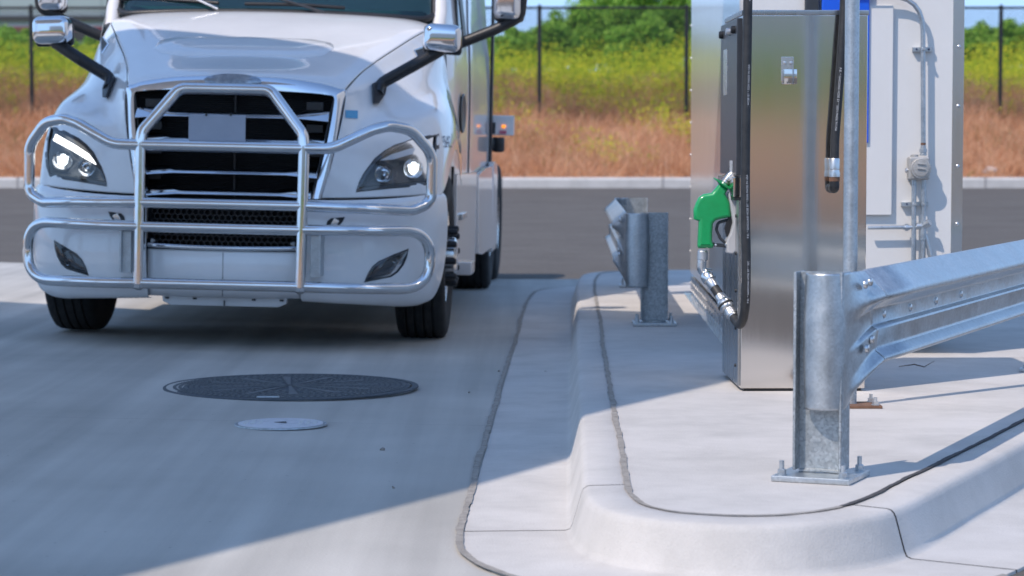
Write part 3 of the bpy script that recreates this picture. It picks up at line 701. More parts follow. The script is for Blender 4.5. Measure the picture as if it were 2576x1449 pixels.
# ================================================================== TRUCK
TO = Vector((-1.66, 13.62, .024)); TYAW, TROLL = -.0413, .022
truck = empty('semi_truck', TO, TYAW, TROLL, label='white semi truck tractor with chrome bull bar driving up beside the island', cat='truck')
RT = np.array((Matrix.Rotation(TYAW, 3, 'Z') @ Matrix.Rotation(TROLL, 3, 'Y')))
CL = RT.T @ (np.array([0, 0, HC])-np.array(TO))
def T(px, py, y):
    r = RT.T @ ray(px, py); t = (y-CL[1])/r[1]; return Vector(CL+r*t)
def bvh_of(v, f): return BVHTree.FromPolygons([Vector(p) for p in v], f)
def TS(px, py, bv, lift=0.):
    r = Vector(RT.T @ ray(px, py)).normalized(); h = bv.ray_cast(Vector(CL), r)
    if h[0] is None: return None
    n = h[1] if h[1].dot(r) < 0 else -h[1]
    return h[0]+n*lift
def TSn(px, py, bv, lift):
    p = TS(px, py, bv, lift)
    if p is None: p = bv.find_nearest(T(px, py, .5))[0]+Vector((0, -lift, 0))
    return p
def both(name, v, f, m, par, th=0., ang=50):
    os_ = []
    for sgn in (1, -1):
        vv = np.array(v, float)
        if sgn < 0: vv = mirror(vv); ff = [tuple(reversed(q)) for q in f]
        else: ff = f
        o = from_vf(name, vv, ff, m, par, ang=ang)
        if sum(p.normal.dot(p.center-Vector((0, 1.6, .7)))*p.area for p in o.data.polygons) < 0: o.data.flip_normals()
        if th: thicken(o, th)
        os_.append(o)
    return os_
MX = Matrix.Diagonal((-1, 1, 1))
def mir(p): return Vector((-p[0], p[1], p[2]))

# ---- hood top
HN = [[(0, .40, 1.568), (.3, .415, 1.556), (.5, .45, 1.53), (.635, .495, 1.497)],
      [(0, .50, 1.602), (.32, .515, 1.593), (.53, .55, 1.570), (.655, .59, 1.54)],
      [(0, .76, 1.675), (.35, .77, 1.668), (.58, .785, 1.645), (.70, .80, 1.615)],
      [(0, 1.05, 1.765), (.38, 1.05, 1.758), (.64, 1.05, 1.733), (.77, 1.05, 1.695)],
      [(0, 1.35, 1.86), (.42, 1.34, 1.852), (.71, 1.33, 1.826), (.86, 1.32, 1.783)],
      [(0, 1.62, 1.945), (.46, 1.60, 1.935), (.78, 1.59, 1.908), (.94, 1.58, 1.86)],
      [(0, 1.83, 2.003), (.5, 1.83, 1.993), (.84, 1.83, 1.968), (1.01, 1.82, 1.92)],
      [(0, 1.97, 2.02), (.5, 1.98, 2.012), (.86, 1.99, 1.99), (1.035, 2.0, 1.95)]]
hn = [[(-x, y, z) for x, y, z in reversed(r[1:])]+r for r in HN]
A = patch(hn, 9, 7)
hv, hf = grid_vf(A)
hood = from_vf('hood', hv, hf, K['paint'], truck, ang=70)
if sum(p.normal.z for p in hood.data.polygons) < 0: hood.data.flip_normals()
thicken(hood, .006); HB_ = bvh_of(hv, hf)
# hood vent bump
lz = [(388, 122), (398, 106), (430, 101), (620, 99), (800, 106), (838, 113), (840, 122), (815, 140), (760, 146), (470, 141), (405, 134)]
def on(pts, bv, lift): return [p for p in (TS(x, y, bv, lift) for x, y in pts) if p is not None]
out = on(lz, HB_, .0); mid = sum(out, Vector())/len(out)
v = []; n_ = len(out)
for t, l_ in ((1.0, .001), (.97, .012), (.90, .020), (.7, .022), (.35, .022), (.02, .022)):
    for p in out:
        q = mid.lerp(p, t); h = HB_.ray_cast(Vector((q.x, q.y, 3)), Vector((0, 0, -1))); z = h[0].z if h[0] else q.z
        v.append((q.x, q.y, z+l_))
f = [(a*n_+k, a*n_+(k+1) % n_, (a+1)*n_+(k+1) % n_, (a+1)*n_+k) for a in range(5) for k in range(n_)]
from_vf('hood_scoop', v, f, K['paint'], hood, ang=60)
# ---- fenders (the flank of the tilt hood)
FN = [[(.642, .50, 1.494), (.705, .80, 1.608), (.775, 1.05, 1.688), (.866, 1.32, 1.776), (.946, 1.58, 1.853), (1.016, 1.82, 1.913), (1.04, 2.0, 1.943)],
      [(.647, .46, 1.43), (.745, .74, 1.525), (.83, 1.0, 1.59), (.93, 1.28, 1.665), (1.02, 1.55, 1.73), (1.085, 1.80, 1.78), (1.10, 2.0, 1.80)],
      [(.632, .415, 1.31), (.765, .57, 1.345), (.88, .76, 1.41), (.98, 1.0, 1.465), (1.06, 1.28, 1.515), (1.12, 1.6, 1.55), (1.14, 2.0, 1.56)],
      [(.607, .375, 1.18), (.77, .475, 1.245), (.93, .60, 1.30), (1.07, .78, 1.345), (1.155, 1.02, 1.38), (1.20, 1.4, 1.39), (1.20, 2.0, 1.33)],
      [(.578, .34, 1.04), (.76, .42, 1.075), (.94, .52, 1.10), (1.09, .64, 1.13), (1.19, .82, 1.18), (1.235, 1.28, 1.24), (1.23, 2.0, 1.14)],
      [(.535, .305, .872), (.73, .375, .876), (.94, .47, .886), (1.11, .585, .898), (1.205, .73, .915), (1.240, 1.28, 1.16), (1.235, 2.0, .93)]]
fv, ff = grid_vf(patch(FN, 26, 22)); FB = bvh_of(fv, ff)
HL = [(896, 482), (905, 458), (917, 435), (944, 399), (968, 380), (993, 366), (1040, 350), (1078, 342), (1103, 337), (1103, 372), (1096, 410), (1086, 440), (1072, 464), (1020, 470), (960, 475)]
hl = on(HL, FB, 0)
def shrink(P, d):
    """inset a closed 3-D outline in its (x,z) shadow"""
    n = len(P); o = []
    s_ = .5*sum(P[i].x*P[(i+1) % n].z-P[(i+1) % n].x*P[i].z for i in range(n)); sg = 1 if s_ > 0 else -1
    for i in range(n):
        t = (P[(i+1) % n]-P[i-1]); t.y = 0; t.normalize(); o.append(P[i]+Vector((-t.z, 0, t.x))*d*sg)
    return o
def surf_y(p, bv, lift):
    h = bv.ray_cast(Vector((p.x, -2, p.z)), Vector((0, 1, 0))); return Vector((p.x, (h[0].y if h[0] else p.y)-lift, p.z))
hc = [(p.x, p.z) for p in shrink(hl, .009)]
vf_keep = [q for q in ff if not (in_poly(*(fv[list(q)].mean(0)[[0, 2]]), hc) and fv[list(q)].mean(0)[1] < 1.25)]
fend = both('fender', fv, vf_keep, K['paint'], truck, .004, 70)

def lamp_unit(name, outline, bv, depth, par, sgn, rim=.018):
    """bezel rim, dark bucket and clear lens over an opening"""
    S_ = (lambda p: Vector((p.x*sgn, p.y, p.z)))
    def loop(P): return [S_(p) for p in P]
    o0 = [surf_y(p, bv, .003) for p in shrink(outline, -.004)]; i0 = [surf_y(p, bv, .006) for p in shrink(outline, rim)]
    b1 = [p+Vector((0, depth*.9, 0)) for p in shrink(i0, rim*.4)]
    n = len(outline); e = lambda a: [(a*n+k, a*n+(k+1) % n, (a+1)*n+(k+1) % n, (a+1)*n+k) for k in range(n)]
    hs = from_vf(name, loop(o0)+loop(i0)+loop(b1)+[S_(sum(b1, Vector())/n)], e(0)+e(1)+[(2*n+k, 2*n+(k+1) % n, 3*n) for k in range(n)], K['plastic_dark'], par)
    cen = sum(o0, Vector())/n; v = loop([p+Vector((0, -.002, 0)) for p in shrink(o0, .006)]); f = []
    for t, l_ in ((.6, .010), (.25, .012)):
        v += [S_(surf_y(cen.lerp(p, t), bv, .004+l_)) for p in o0]
    v.append(S_(surf_y(cen, bv, .017))); f = e(0)+e(1)+[(2*n+k, 2*n+(k+1) % n, 3*n) for k in range(n)]
    from_vf('lens', v, f, K['lens'], hs, ang=60)
    return hs
for sgn in (1, -1):
    hs = lamp_unit('headlight', hl, FB, .085, truck, sgn)
    def LP(px, py, y): p = T(px, py, y); return Vector((p.x*sgn, p.y, p.z))
    # main projector (lit), secondary projector, daytime strip
    def y_at(px, py, d): p = TS(px, py, FB); return p.y+d
    for (px, py, r, lit) in ((1040, 424, .058, True), (965, 438, .052, False)):
        c = LP(px, py, y_at(px, py, .035))
        lathe('reflector_bowl', [(r, -.002), (r*.96, 0.004), (r*.8, .03), (r*.35, .05), (.001, .052)], K['reflector'], hs, axisM(c, (.10*sgn, 1, 0)), 24)
        if lit:
            bm = bmesh.new(); w = .033
            prism_bm(bm, [c+Vector((x, -.004, z)) for x, z in ((-w, .022), (-.012, .026), (-.010, .038), (.014, .038), (.016, .028), (w, .026), (w*.8, -.014), (.010, -.030), (-.010, -.036), (-w*.8, -.016))], (0, .01, 0))
            from_bm('lit_lamp', bm, K['lamp_lit'], hs)
        else:
            lathe('projector_lens', [(r*.62, .002), (r*.60, -.01), (r*.4, -.02), (.001, -.024)], K['lens'], hs, axisM(c, (0, 1, 0)), 20)
            lathe('projector_ring', [(r*.70, -.004), (r*.66, -.008), (r*.60, -.004)], K['chrome'], hs, axisM(c, (0, 1, 0)), 20)
    ds = [(955, 404), (985, 388), (1030, 374), (1080, 362), (1084, 374), (1035, 388), (990, 401)] if sgn > 0 else [(930, 432), (960, 404), (1000, 385), (1075, 358), (1080, 374), (1010, 398), (968, 416)]
    pts = [LP(x, y, y_at(x, y, .014)) for x, y in ds]
    bm = bmesh.new(); prism_bm(bm, pts, (0, .012, 0)); from_bm('daytime_strip', bm, K['drl_lit'] if sgn < 0 else K['drl_off'], hs)

# ---- bumper
BN = [[(.455, .215, .862), (.65, .262, .864), (.85, .35, .872), (1.02, .46, .886), (1.14, .585, .902), (1.205, .725, .910)],
      [(.455, .180, .81), (.65, .222, .812), (.86, .312, .82), (1.04, .43, .83), (1.165, .57, .85), (1.228, .725, .86)],
      [(.45, .155, .62), (.65, .19, .62), (.87, .28, .63), (1.05, .41, .64), (1.175, .56, .65), (1.235, .715, .66)],
      [(.445, .15, .44), (.65, .185, .43), (.87, .275, .43), (1.045, .405, .43), (1.165, .545, .43), (1.217, .665, .44)],
      [(.44, .165, .335), (.65, .20, .325), (.86, .29, .31), (1.02, .415, .305), (1.125, .535, .30), (1.175, .615, .31)],
      [(.44, .21, .285), (.65, .245, .275), (.84, .34, .262), (.98, .46, .25), (1.07, .56, .25), (1.11, .61, .26)],
      [(.44, .30, .275), (.65, .34, .265), (.82, .43, .255), (.94, .53, .25), (1.02, .60, .25), (1.05, .63, .26)]]
bv_, bf_ = grid_vf(patch(BN, 26, 20)); BB = bvh_of(bv_, bf_)
FG = [(917, 709), (926, 690), (938, 671), (954, 658), (990, 642), (1028, 627), (1022, 648), (1014, 666), (1000, 684), (984, 695), (950, 702)]
fg = on(FG, BB, 0)
TH_ = [(821, 566), (824, 556), (833, 549), (868, 546), (862, 558), (852, 569)]
th = on(TH_, BB, 0)
fc_ = [(p.x, p.z) for p in shrink(fg, .004)]
bf_k = [q for q in bf_ if not (in_poly(*(bv_[list(q)].mean(0)[[0, 2]]), fc_) and bv_[list(q)].mean(0)[1] < .6)]
bump = both('bumper', bv_, bf_k, K['paint'], truck, .004, 70)
for sgn in (1, -1):
    fs = lamp_unit('fog_light', fg, BB, .05, truck, sgn, .007)
    p = T(988, 671, TS(988, 671, BB).y+.03); p = Vector((p.x*sgn, p.y, p.z))
    lathe('fog_bowl', [(.040, -.004), (.036, .004), (.02, .02), (.001, .024)], K['reflector'], fs, axisM(p, (0, 1, 0)), 20)
    lathe('fog_ring', [(.044, .002), (.043, -.006), (.038, -.006)], K['plastic_black'], fs, axisM(p, (0, 1, 0)), 20)
    tp = [surf_y(q, BB, .003) for q in th]; cen = sum(tp, Vector())/len(tp)
    prism('tow_slot', [Vector((q.x*sgn, q.y, q.z)) for q in tp], (0, -.003, 0), K['plastic_black'], truck)
    q = Vector((cen.x*sgn, cen.y-.008, cen.z-.006)); box('tow_eye', q, (.035, .012, .045), K['alloy'], truck, rot=Matrix.Rotation(.5*sgn, 4, 'Y'), bev=.004)
# bumper centre panel, chrome lip, mesh opening, bottom valance
cp = []
for z, dy in ((.562, .0), (.55, -.008), (.44, -.010), (.34, .004), (.300, .03)):
    cp.append([(x, .150+dy+.05*(x/.44)**2-.02, z) for x in np.linspace(-.44, .44, 25)])
v, f = grid_vf(np.array(cp)); cpl = thicken(from_vf('centre_panel', v, f, K['paint'], truck, ang=60), .006)
box('panel_seam', (.0, .117, .43), (.003, .006, .25), K['plastic_dark'], cpl)
lip = [(x, .115+.06*(x/.44)**2, .580+.006*(x/.44)**2) for x in np.linspace(-.44, .44, 17)]
tube('chrome_lip', lip, .013, K['chrome'], truck, 10)
box('lower_grille_back', (0, .27, .715), (.92, .03, .28), K['radiator'], truck)
# honeycomb mesh of the lower grille
bm = bmesh.new(); hr = .020
for r_ in range(9):
    for c_ in range(-13, 14):
        x = (c_+.5*(r_ % 2))*hr*1.74*1.0; z = .60+r_*hr*1.5
        if abs(x) > .425 or z > .845: continue
        y = .185+.05*(x/.44)**2; h6 = [(hr*cos(pi/6+k*pi/3), hr*sin(pi/6+k*pi/3)) for k in range(6)]
        vo = [bm.verts.new((x+a, y, z+b)) for a, b in h6]; vi = [bm.verts.new((x+a*.78, y, z+b*.78)) for a, b in h6]; vb = [bm.verts.new((x+a*.78, y+.03, z+b*.78)) for a, b in h6]
        for k in range(6):
            bm.faces.new((vo[k], vo[(k+1) % 6], vi[(k+1) % 6], vi[k])); bm.faces.new((vi[k], vi[(k+1) % 6], vb[(k+1) % 6], vb[k]))
tag(from_bm('lower_grille_mesh', bm, K['plastic_black'], truck, smooth=False), kind='stuff')
va = [(x, .25+.10*(abs(x)/.4)**3, .262) for x in (-.345, -.33, -.30, .30, .33, .345)]
bm = bmesh.new(); prism_bm(bm, [Vector((-.36, .19, .300)), Vector((.36, .19, .300)), Vector((.355, .19, .265)), Vector((.31, .19, .245)), Vector((-.31, .19, .245)), Vector((-.355, .19, .265))], (0, .05, 0), .004)
vl = from_bm('valance', bm, K['dull_white'], truck)
for x in (-.33, -.17, .17, .33): box('clip', (x, .187, .285), (.022, .01, .010), K['plastic_black'], vl)
box('valance_split', (0.0, .187, .262), (.006, .012, .03), K['plastic_black'], vl)

# ---- grille
def gy(z): return .285+(z-.87)*.24
fr_o = [(0, .405, 1.572), (.3, .42, 1.56), (.5, .455, 1.534), (.600, .485, 1.509), (.642, .497, 1.490), (.636, .465, 1.40), (.612, .40, 1.2), (.578, .355, 1.02), (.535, .305, .868)]
fr_i = [(0, .385, 1.474), (.3, .395, 1.472), (.46, .415, 1.468), (.535, .435, 1.462), (.574, .442, 1.450), (.574, .425, 1.38), (.550, .375, 1.2), (.515, .33, 1.02), (.478, .292, .868)]
fo = crs(np.array(fr_o), 6); fi = crs(np.array(fr_i), 6)
rows = []
for t, l_ in ((0, .006), (.08, -.012), (.5, -.024), (.9, -.016), (1, .0), (1.0, .05)):
    r_ = fo*(1-t)+fi*t; r_[:, 1] += l_; rows.append(r_)
v, f = grid_vf(np.array(rows)); both('grille_surround', v, f, K['chrome'], truck, 0, 45)
box('grille_back', (0, .52, 1.17), (1.18, .03, .68), K['radiator'], truck)
for sgn in (1, -1):                                                   # duct pieces dimly seen beside the core
    for z in (1.40, 1.27, 1.13, .98): box('duct', (.47*sgn, .47, z), (.10, .06, .05), K['plastic_black'], truck, bev=.006)
    prism('grille_side', [Vector((sgn*.578, .44, 1.455)), Vector((sgn*.578, .54, 1.455)), Vector((sgn*.475, .40, .86)), Vector((sgn*.475, .28, .86))], (0.01*sgn, 0, 0), K['plastic_black'], truck)
box('core_post', (0, .495, 1.17), (.012, .02, .62), K['plastic_black'], truck)
def slat(z, hw, h0=.027, h1=.060, w1=.20):
    y = gy(z); top = h0*.5; pts = [(-hw, h1*.55), (-hw+w1*.75, h1*.55), (-hw+w1, top), (hw-w1, top), (hw-w1*.75, h1*.55), (hw, h1*.55), (hw, -h1*.45), (hw-w1*.9, -h0*.5), (-hw+w1*.9, -h0*.5), (-hw, -h1*.45)]
    bm = bmesh.new(); prism_bm(bm, [Vector((a, y-.03, z+b)) for a, b in pts], (0, .05, 0), .004, 3)
    for v_ in bm.verts: v_.co.y += (v_.co.z-z)*1.3
    return from_bm('grille_slat', bm, K['chrome'], truck)
for z, hw in ((1.338, .560), (1.197, .542), (1.012, .508), (.893, .478)): slat(z, hw)
# badge
M = axisM((0, .372, 1.535), (0, -1, .32)) @ Matrix.Diagonal((2.45*.068, .068*.62, 1, 1))
lathe('badge', [(1, 0), (1, .006), (.9, .012), (.5, .014), (.001, .015)], K['badge'], truck, M, 36)

# ---- bull bar
TR = .0325
def bb(x): return .29*max(0., (abs(x)-.52)/.64)**1.7
arch = fillet([(-.458, 0, .372), (-.462, .025, 1.17), (-.455, .035, 1.235), (-.258, .10, 1.482), (.258, .10, 1.482), (.455, .035, 1.235), (.462, .025, 1.17), (.458, 0, .372)], [0, .2, .09, .09, .09, .09, .2, 0])
bull = tube('bull_bar', arch, TR, K['polished_tube'], truck, 20)
for z, y in ((1.157, .024), (.832, .014), (.697, .010), (.378, .002)):
    tube('cross_tube', [(-.462, y, z), (.462, y, z)], TR*.97, K['polished_tube'], bull, 18)
UL = [(.462, 1.157), (.62, 1.158), (.84, 1.27), (.93, 1.295), (1.05, 1.275), (1.165, 1.14), (1.165, .86), (1.06, .812), (.86, .822), (.462, .832)]
LL = [(.462, .697), (1.165, .702), (1.165, .366), (.462, .378)]
for P_, rr_, yl in ((UL, [0, .22, .25, .12, .13, .16, .13, .12, .3, 0], (.024, .014)), (LL, [0, .160, .160, 0], (.010, .002))):
    pts = fillet([(x, 0, z) for x, z in P_], rr_, 10); fine = []
    for a, b in zip(pts, pts[1:]):
        k = max(1, int((b-a).length/.03)); fine += [a.lerp(b, i/k) for i in range(k)]
    fine.append(pts[-1])
    for sgn in (1, -1):
        tube('side_loop', [(p.x*sgn, bb(p.x)+yl[0], p.z) for p in fine], TR*.97, K['polished_tube'], bull, 18)
for sgn in (1, -1):
    box('bracket', (.565*sgn, .10, .565), (.012, .20, .26), K['galvanised'], bull, bev=.002)
    box('bracket_flange', (.535*sgn, .08, .55), (.05, .10, .24), K['galvanised'], bull, bev=.002)
    lathe('foot_cap', [(TR, 0), (TR*.98, .02), (TR*.4, .035), (.001, .037)], K['polished_tube'], bull, axisM((.458*sgn, 0, .372), (0, 0, -1)), 18)
    lathe('bracket_bolt', [(.012, 0), (.012, .012), (.007, .013), (.007, .022), (.001, .022)], K['zinc'], bull, axisM((.41*sgn, .10, .615), (-sgn, 0, 0)), 8)
a, b = T(475, 290, .05), T(617, 355, .05)
lp = box('license_plate', ((a.x+b.x)/2, .05, (a.z+b.z)/2+.0), (b.x-a.x, .004, a.z-b.z+.012), K['plate'], truck, bev=.001)
for px in (519, 581):
    q = T(px, 288, .045); box('plate_bolt', (q.x, .047, q.z), (.010, .012, .018), K['plastic_black'], lp)

# ---- mirrors
def rbox(name, c, s, bev, m, par, rot=None):
    bm = bmesh.new(); bbox(bm, c, s, rot, bev, 5); return from_bm(name, bm, m, par)
for sgn in (1, -1):
    c = Vector((1.170*sgn, .88, 1.826)); tilt = Matrix.Rotation(.10*sgn, 4, 'Z') @ Matrix.Rotation(.05*sgn, 4, 'Y')
    hm = rbox('hood_mirror', c, (.225, .15, .165), .048, K['chrome'], truck, tilt)
    rbox('mirror_trim', c+Vector((0, .060, -.012)), (.235, .05, .165), .022, K['plastic_black'], hm, tilt)
    box('mirror_glass', c+Vector((0, .088, 0)), (.19, .004, .13), K['reflector'], hm, tilt)
    fin = [TSn(*q_, FB, .004) for q_ in ((936, 262), (934, 212), (950, 204), (972, 208), (966, 240), (950, 262))]
    fin = [Vector((p.x*sgn, p.y, p.z)) for p in fin]
    prism('mirror_foot', fin, (.012*sgn, -.035, .004), K['plastic_black'], hm, .006)
    foot = (fin[1]+fin[2]+fin[3])/3
    path = fillet([fin[5].lerp(foot, .45)+Vector((0, -.02, 0)), foot+Vector((.004*sgn, -.02, -.012)), Vector((.99*sgn, .86, 1.652)), Vector((1.16*sgn, .90, 1.755)), c+Vector((.085*sgn, .05, -.005))], .09, 6)
    bm = bmesh.new(); tube_bm(bm, path, [.030+.008*sin(pi*i_/(len(path)-1)) for i_ in range(len(path))], 12)
    from_bm('mirror_arm', bm, K['plastic_black'], hm, ang=50)
    c2 = Vector((1.492*sgn, 2.26, 2.24))
    dm_ = rbox('door_mirror', c2, (.180, .15, .46), .05, K['chrome'], truck)
    rbox('mirror_trim', c2+Vector((.012*sgn, .05, -.006)), (.195, .07, .475), .03, K['plastic_black'], dm_)
    path = fillet([Vector((1.15*sgn, 2.32, 1.84)), Vector((1.42*sgn, 2.28, 1.95)), Vector((1.575*sgn, 2.27, 2.03)), Vector((1.59*sgn, 2.27, 2.2))], .07, 6)
    tube('mirror_arm', path, .036, K['plastic_black'], dm_, 12)

# ---- windscreen, wipers, cab
wn = [[(0, 1.955, 2.012), (.5, 1.972, 2.006), (.80, 2.0, 1.995), (.96, 2.05, 1.990), (1.03, 2.14, 2.02)],
      [(0, 2.23, 2.40), (.5, 2.25, 2.40), (.80, 2.29, 2.40), (.94, 2.34, 2.40), (1.00, 2.42, 2.40)],
      [(0, 2.55, 2.86), (.5, 2.57, 2.86), (.78, 2.61, 2.85), (.90, 2.66, 2.85), (.95, 2.74, 2.84)]]
wn = [[(-x, y, z) for x, y, z in reversed(r[1:])]+r for r in wn]
WA = patch(wn, 6, 8); v, f = grid_vf(WA); ws = from_vf('windscreen', v, f, K['windscreen'], truck, ang=80)
WB = bvh_of(v, f)
edge = [Vector(p) for p in WA[:, 0][::-1]]+[Vector(p) for p in WA[0]]+[Vector(p) for p in WA[:, -1]]
tube('windscreen_gasket', [p+Vector((0, -.004, 0)) for p in edge], .024, K['plastic_black'], ws, 8)
box('dashboard', (0, 2.42, 2.0), (1.94, .55, .10), K['dash'], truck, bev=.03)
for (pl, arm) in (((310, 3, 552, 15), (478, -10, 548, 22)), ((618, 17, 868, 27), (700, -4, 815, 30))):
    a = TS(pl[0], pl[1], WB, .03) or T(pl[0], pl[1], 1.98); b = TS(pl[2], pl[3], WB, .03) or T(pl[2], pl[3], 1.96)
    w_ = tube('wiper_blade', [a, a.lerp(b, .5)+Vector((0, -.012, .008)), b], .012, K['plastic_black'], truck, 8)
    a2 = T(arm[0], arm[1], 1.95); b2 = T(arm[2], arm[3], 1.90)
    tube('wiper_arm', [a2, a2.lerp(b2, .5), b2], .008, K['alloy'] if pl[0] < 400 else K['plastic_dark'], w_, 8)
cab = []
ZS = [.93, 1.1, 1.5, 1.85, 2.0, 2.4, 2.85, 3.3, 3.75, 3.95]; IN = [.0, .0, .0, .01, .03, .06, .10, .14, .20, .45]
PL = [(1.125, 2.02), (1.165, 2.2), (1.185, 2.6), (1.20, 3.2), (1.215, 3.25), (1.225, 4.2), (1.228, 5.2), (1.225, 5.40), (1.15, 5.46), (.6, 5.47), (0, 5.47)]
for z, i_ in zip(ZS, IN):
    yb_ = 2.02+max(0, (z-1.9))*.74
    half = [(x-i_*(1 if x > .7 else x), max(y, min(yb_+(y-2.02), 5.2)), z) for x, y in PL]
    cab.append(half+[(-x, y, z_) for x, y, z_ in reversed(half[:-1])])
v, f = grid_vf(patch(cab, 3, 2)); cb = from_vf('cab', v, f, K['paint_side'], truck, ang=50)
box('cab_roof', (0, 4.3, 3.93), (1.75, 2.2, .05), K['paint_side'], truck)
box('visor_roof', (0, 2.95, 2.90), (1.95, .7, .06), K['paint_side'], truck, bev=.02)
for sgn in (1, -1):
    tube('roof_pillar', [(1.055*sgn, 2.07, 1.90), (1.065*sgn, 2.16, 2.03), (1.03*sgn, 2.46, 2.42), (.985*sgn, 2.78, 2.88)], [.055, .05, .045, .045], K['paint_side'], truck, 12)
    box('side_window', (1.148*sgn, 2.62, 2.26), (.012, .34, .78), K['plastic_black'], truck, rot=Matrix.Rotation(-.13*sgn, 4, 'Y'), bev=.004)
    lathe('round_vent', [(.145, 0), (.145, .008), (.135, .012), (.12, .008), (.001, .006)], K['plastic_black'], truck, axisM((1.192*sgn, 2.58, 1.40), (sgn, -.05, 0)) @ Matrix.Diagonal((1, .9, 1, 1)), 28)
    box('side_extender', (1.238*sgn, 5.50, 2.35), (.022, .16, 2.75), K['plastic_black'], truck, bev=.004)
    # chassis skirts
    prism('side_skirt', [Vector((1.165*sgn, 2.15, 1.0)), Vector((1.17*sgn, 2.15, .42)), Vector((1.19*sgn, 2.4, .36)), Vector((1.215*sgn, 3.55, .36)), Vector((1.215*sgn, 3.55, 1.0))], (.03*sgn, 0, 0), K['paint_side'], truck, .006)
    prism('side_skirt', [Vector((1.225*sgn, 3.62, .98)), Vector((1.235*sgn, 3.62, .42)), Vector((1.25*sgn, 3.9, .40)), Vector((1.265*sgn, 5.75, .40)), Vector((1.255*sgn, 5.75, 1.04)), Vector((1.235*sgn, 4.4, 1.02))], (.03*sgn, 0, 0), K['paint_side'], truck, .006)
    box('skirt_gap', (1.13*sgn, 3.8, .99), (.08, 3.3, .12), K['plastic_black'], truck)
    box('step', (1.20*sgn, 2.36, .385), (.20, .34, .085), K['paint_side'], truck, bev=.012)
    box('step', (1.16*sgn, 2.5, .72), (.14, .5, .04), K['alloy'], truck, bev=.006)
    prism('rear_fairing', [Vector((1.24*sgn, 5.5, 1.06)), Vector((1.24*sgn, 5.85, .98)), Vector((1.24*sgn, 5.8, .36)), Vector((1.24*sgn, 5.2, .36)), Vector((1.24*sgn, 5.2, 1.06))], (.045*sgn, 0, 0), K['paint_side'], truck, .01)
    box('exhaust_cover', (1.05*sgn, 5.2, 1.1), (.30, .5, .10), K['plastic_dark'], truck)
box('chassis_frame', (0, 4.6, .75), (.9, 7.4, .26), K['plastic_black'], truck)
box('front_axle', (0, 1.30, .50), (1.8, .16, .14), K['plastic_black'], truck)
box('engine', (0, 1.35, .95), (.95, 1.5, .85), K['plastic_black'], truck)
box('inner_arch', (.78, 1.25, 1.0), (.10, 1.2, .5), K['plastic_black'], truck); box('inner_arch', (-.78, 1.25, 1.0), (.10, 1.2, .5), K['plastic_black'], truck)
box('shade_tray', (0, 1.15, .300), (1.72, 1.6, .03), K['plastic_black'], truck)  # both trays added to block light and darken the ground below
box('shade_tray', (0, 3.9, .32), (2.2, 3.7, .03), K['plastic_black'], truck)
box('cab_floor', (0, 3.7, .98), (2.25, 3.5, .08), K['plastic_black'], truck)
# ---- hood side vent, decals
vt = on([(1040, 128), (1084, 112), (1094, 116), (1060, 146), (1052, 152)], FB, .006)
for sgn in (1, -1):
    if len(vt) == 5:
        o_ = [Vector((p.x*sgn, p.y, p.z)) for p in vt]; vv_ = prism('hood_vent', o_, (.004*sgn, 0, .002), K['plastic_black'], truck)
        tube('vent_trim', o_+[o_[0]], .006, K['chrome'], vv_, 6)
dg = np.array([[tuple(TSn(868+31*a/6, 277+20*b/4+2*a/6, FB, .005)) for a in range(7)] for b in range(5)])
v, f = grid_vf(dg); from_vf('decal', v, f, K['blue_decal'], fend[0])
me = text_mesh('542', .10)
bm = bmesh.new(); bm.from_mesh(me); bmesh.ops.triangulate(bm, faces=bm.faces); bmesh.ops.subdivide_edges(bm, edges=bm.edges, cuts=2); bm.to_mesh(me); bm.free()
q = TS(1125, 358, FB, 0.)
nrm = Vector((.86, -.51, 0)); u_ = Vector((.51, .86, 0)); w_ = Vector((0, 0, 1))
for vt_ in me.vertices:
    p = q+u_*vt_.co.x*1.15+w_*vt_.co.y; h_ = FB.ray_cast(p+nrm*.4, -nrm)
    vt_.co = (h_[0] if h_[0] else p)+nrm*.007
link('fleet_number', me, K['navy'], fend[0], smooth=False)
# ---- wheels
TYP = [(.30, -.13), (.36, -.150), (.43, -.152), (.475, -.146), (.497, -.132), (.506, -.115), (.508, -.086), (.496, -.084), (.496, -.074), (.509, -.072), (.510, -.034), (.497, -.032), (.497, -.022), (.510, -.020),
       (.510, .020), (.497, .022), (.497, .032), (.510, .034), (.509, .072), (.496, .074), (.496, .084), (.508, .086), (.506, .115), (.497, .132), (.475, .146), (.43, .152), (.36, .150), (.30, .13)]
def wheel(c, s, deep):
    """s=+1 faces local +x; deep: dished rear wheel"""
    w = empty('wheel', c); w.parent = truck
    M = axisM((0, 0, 0), (s, 0, 0))
    lathe('tyre', TYP, K['tyre'], w, M, 64, ang=30)
    h = -.10 if deep else .085
    r_ = lathe('rim', [(.30, -.13), (.295, -.12), (.285, .05), (.295, .118), (.302, .125), (.296, .13), (.28, .12), (.272, h), (.20, h+.015), (.15, h+.02), (.12, h+.02), (.115, h+.10), (.09, h+.115), (.001, h+.118)], K['alloy'], w, M, 40)
    for k in range(10):
        a = k*pi/5+.15; q = M @ Vector((.1675*cos(a), .1675*sin(a), h+.018))
        lathe('wheel_nut', [(.024, 0), (.024, .02), (.020, .024), (.020, .095), (.013, .102), (.001, .103)], K['plastic_black'] if not deep else K['zinc'], r_, axisM(q, (s, 0, 0)), 8)
    return w
for s_ in (1, -1): wheel((1.06*s_, 1.30, .51), s_, False)
for y_ in (6.42, 7.74):
    for s_ in (1, -1):
        wheel((1.07*s_, y_, .51), s_, True); wheel((.74*s_, y_, .51), -s_, True)
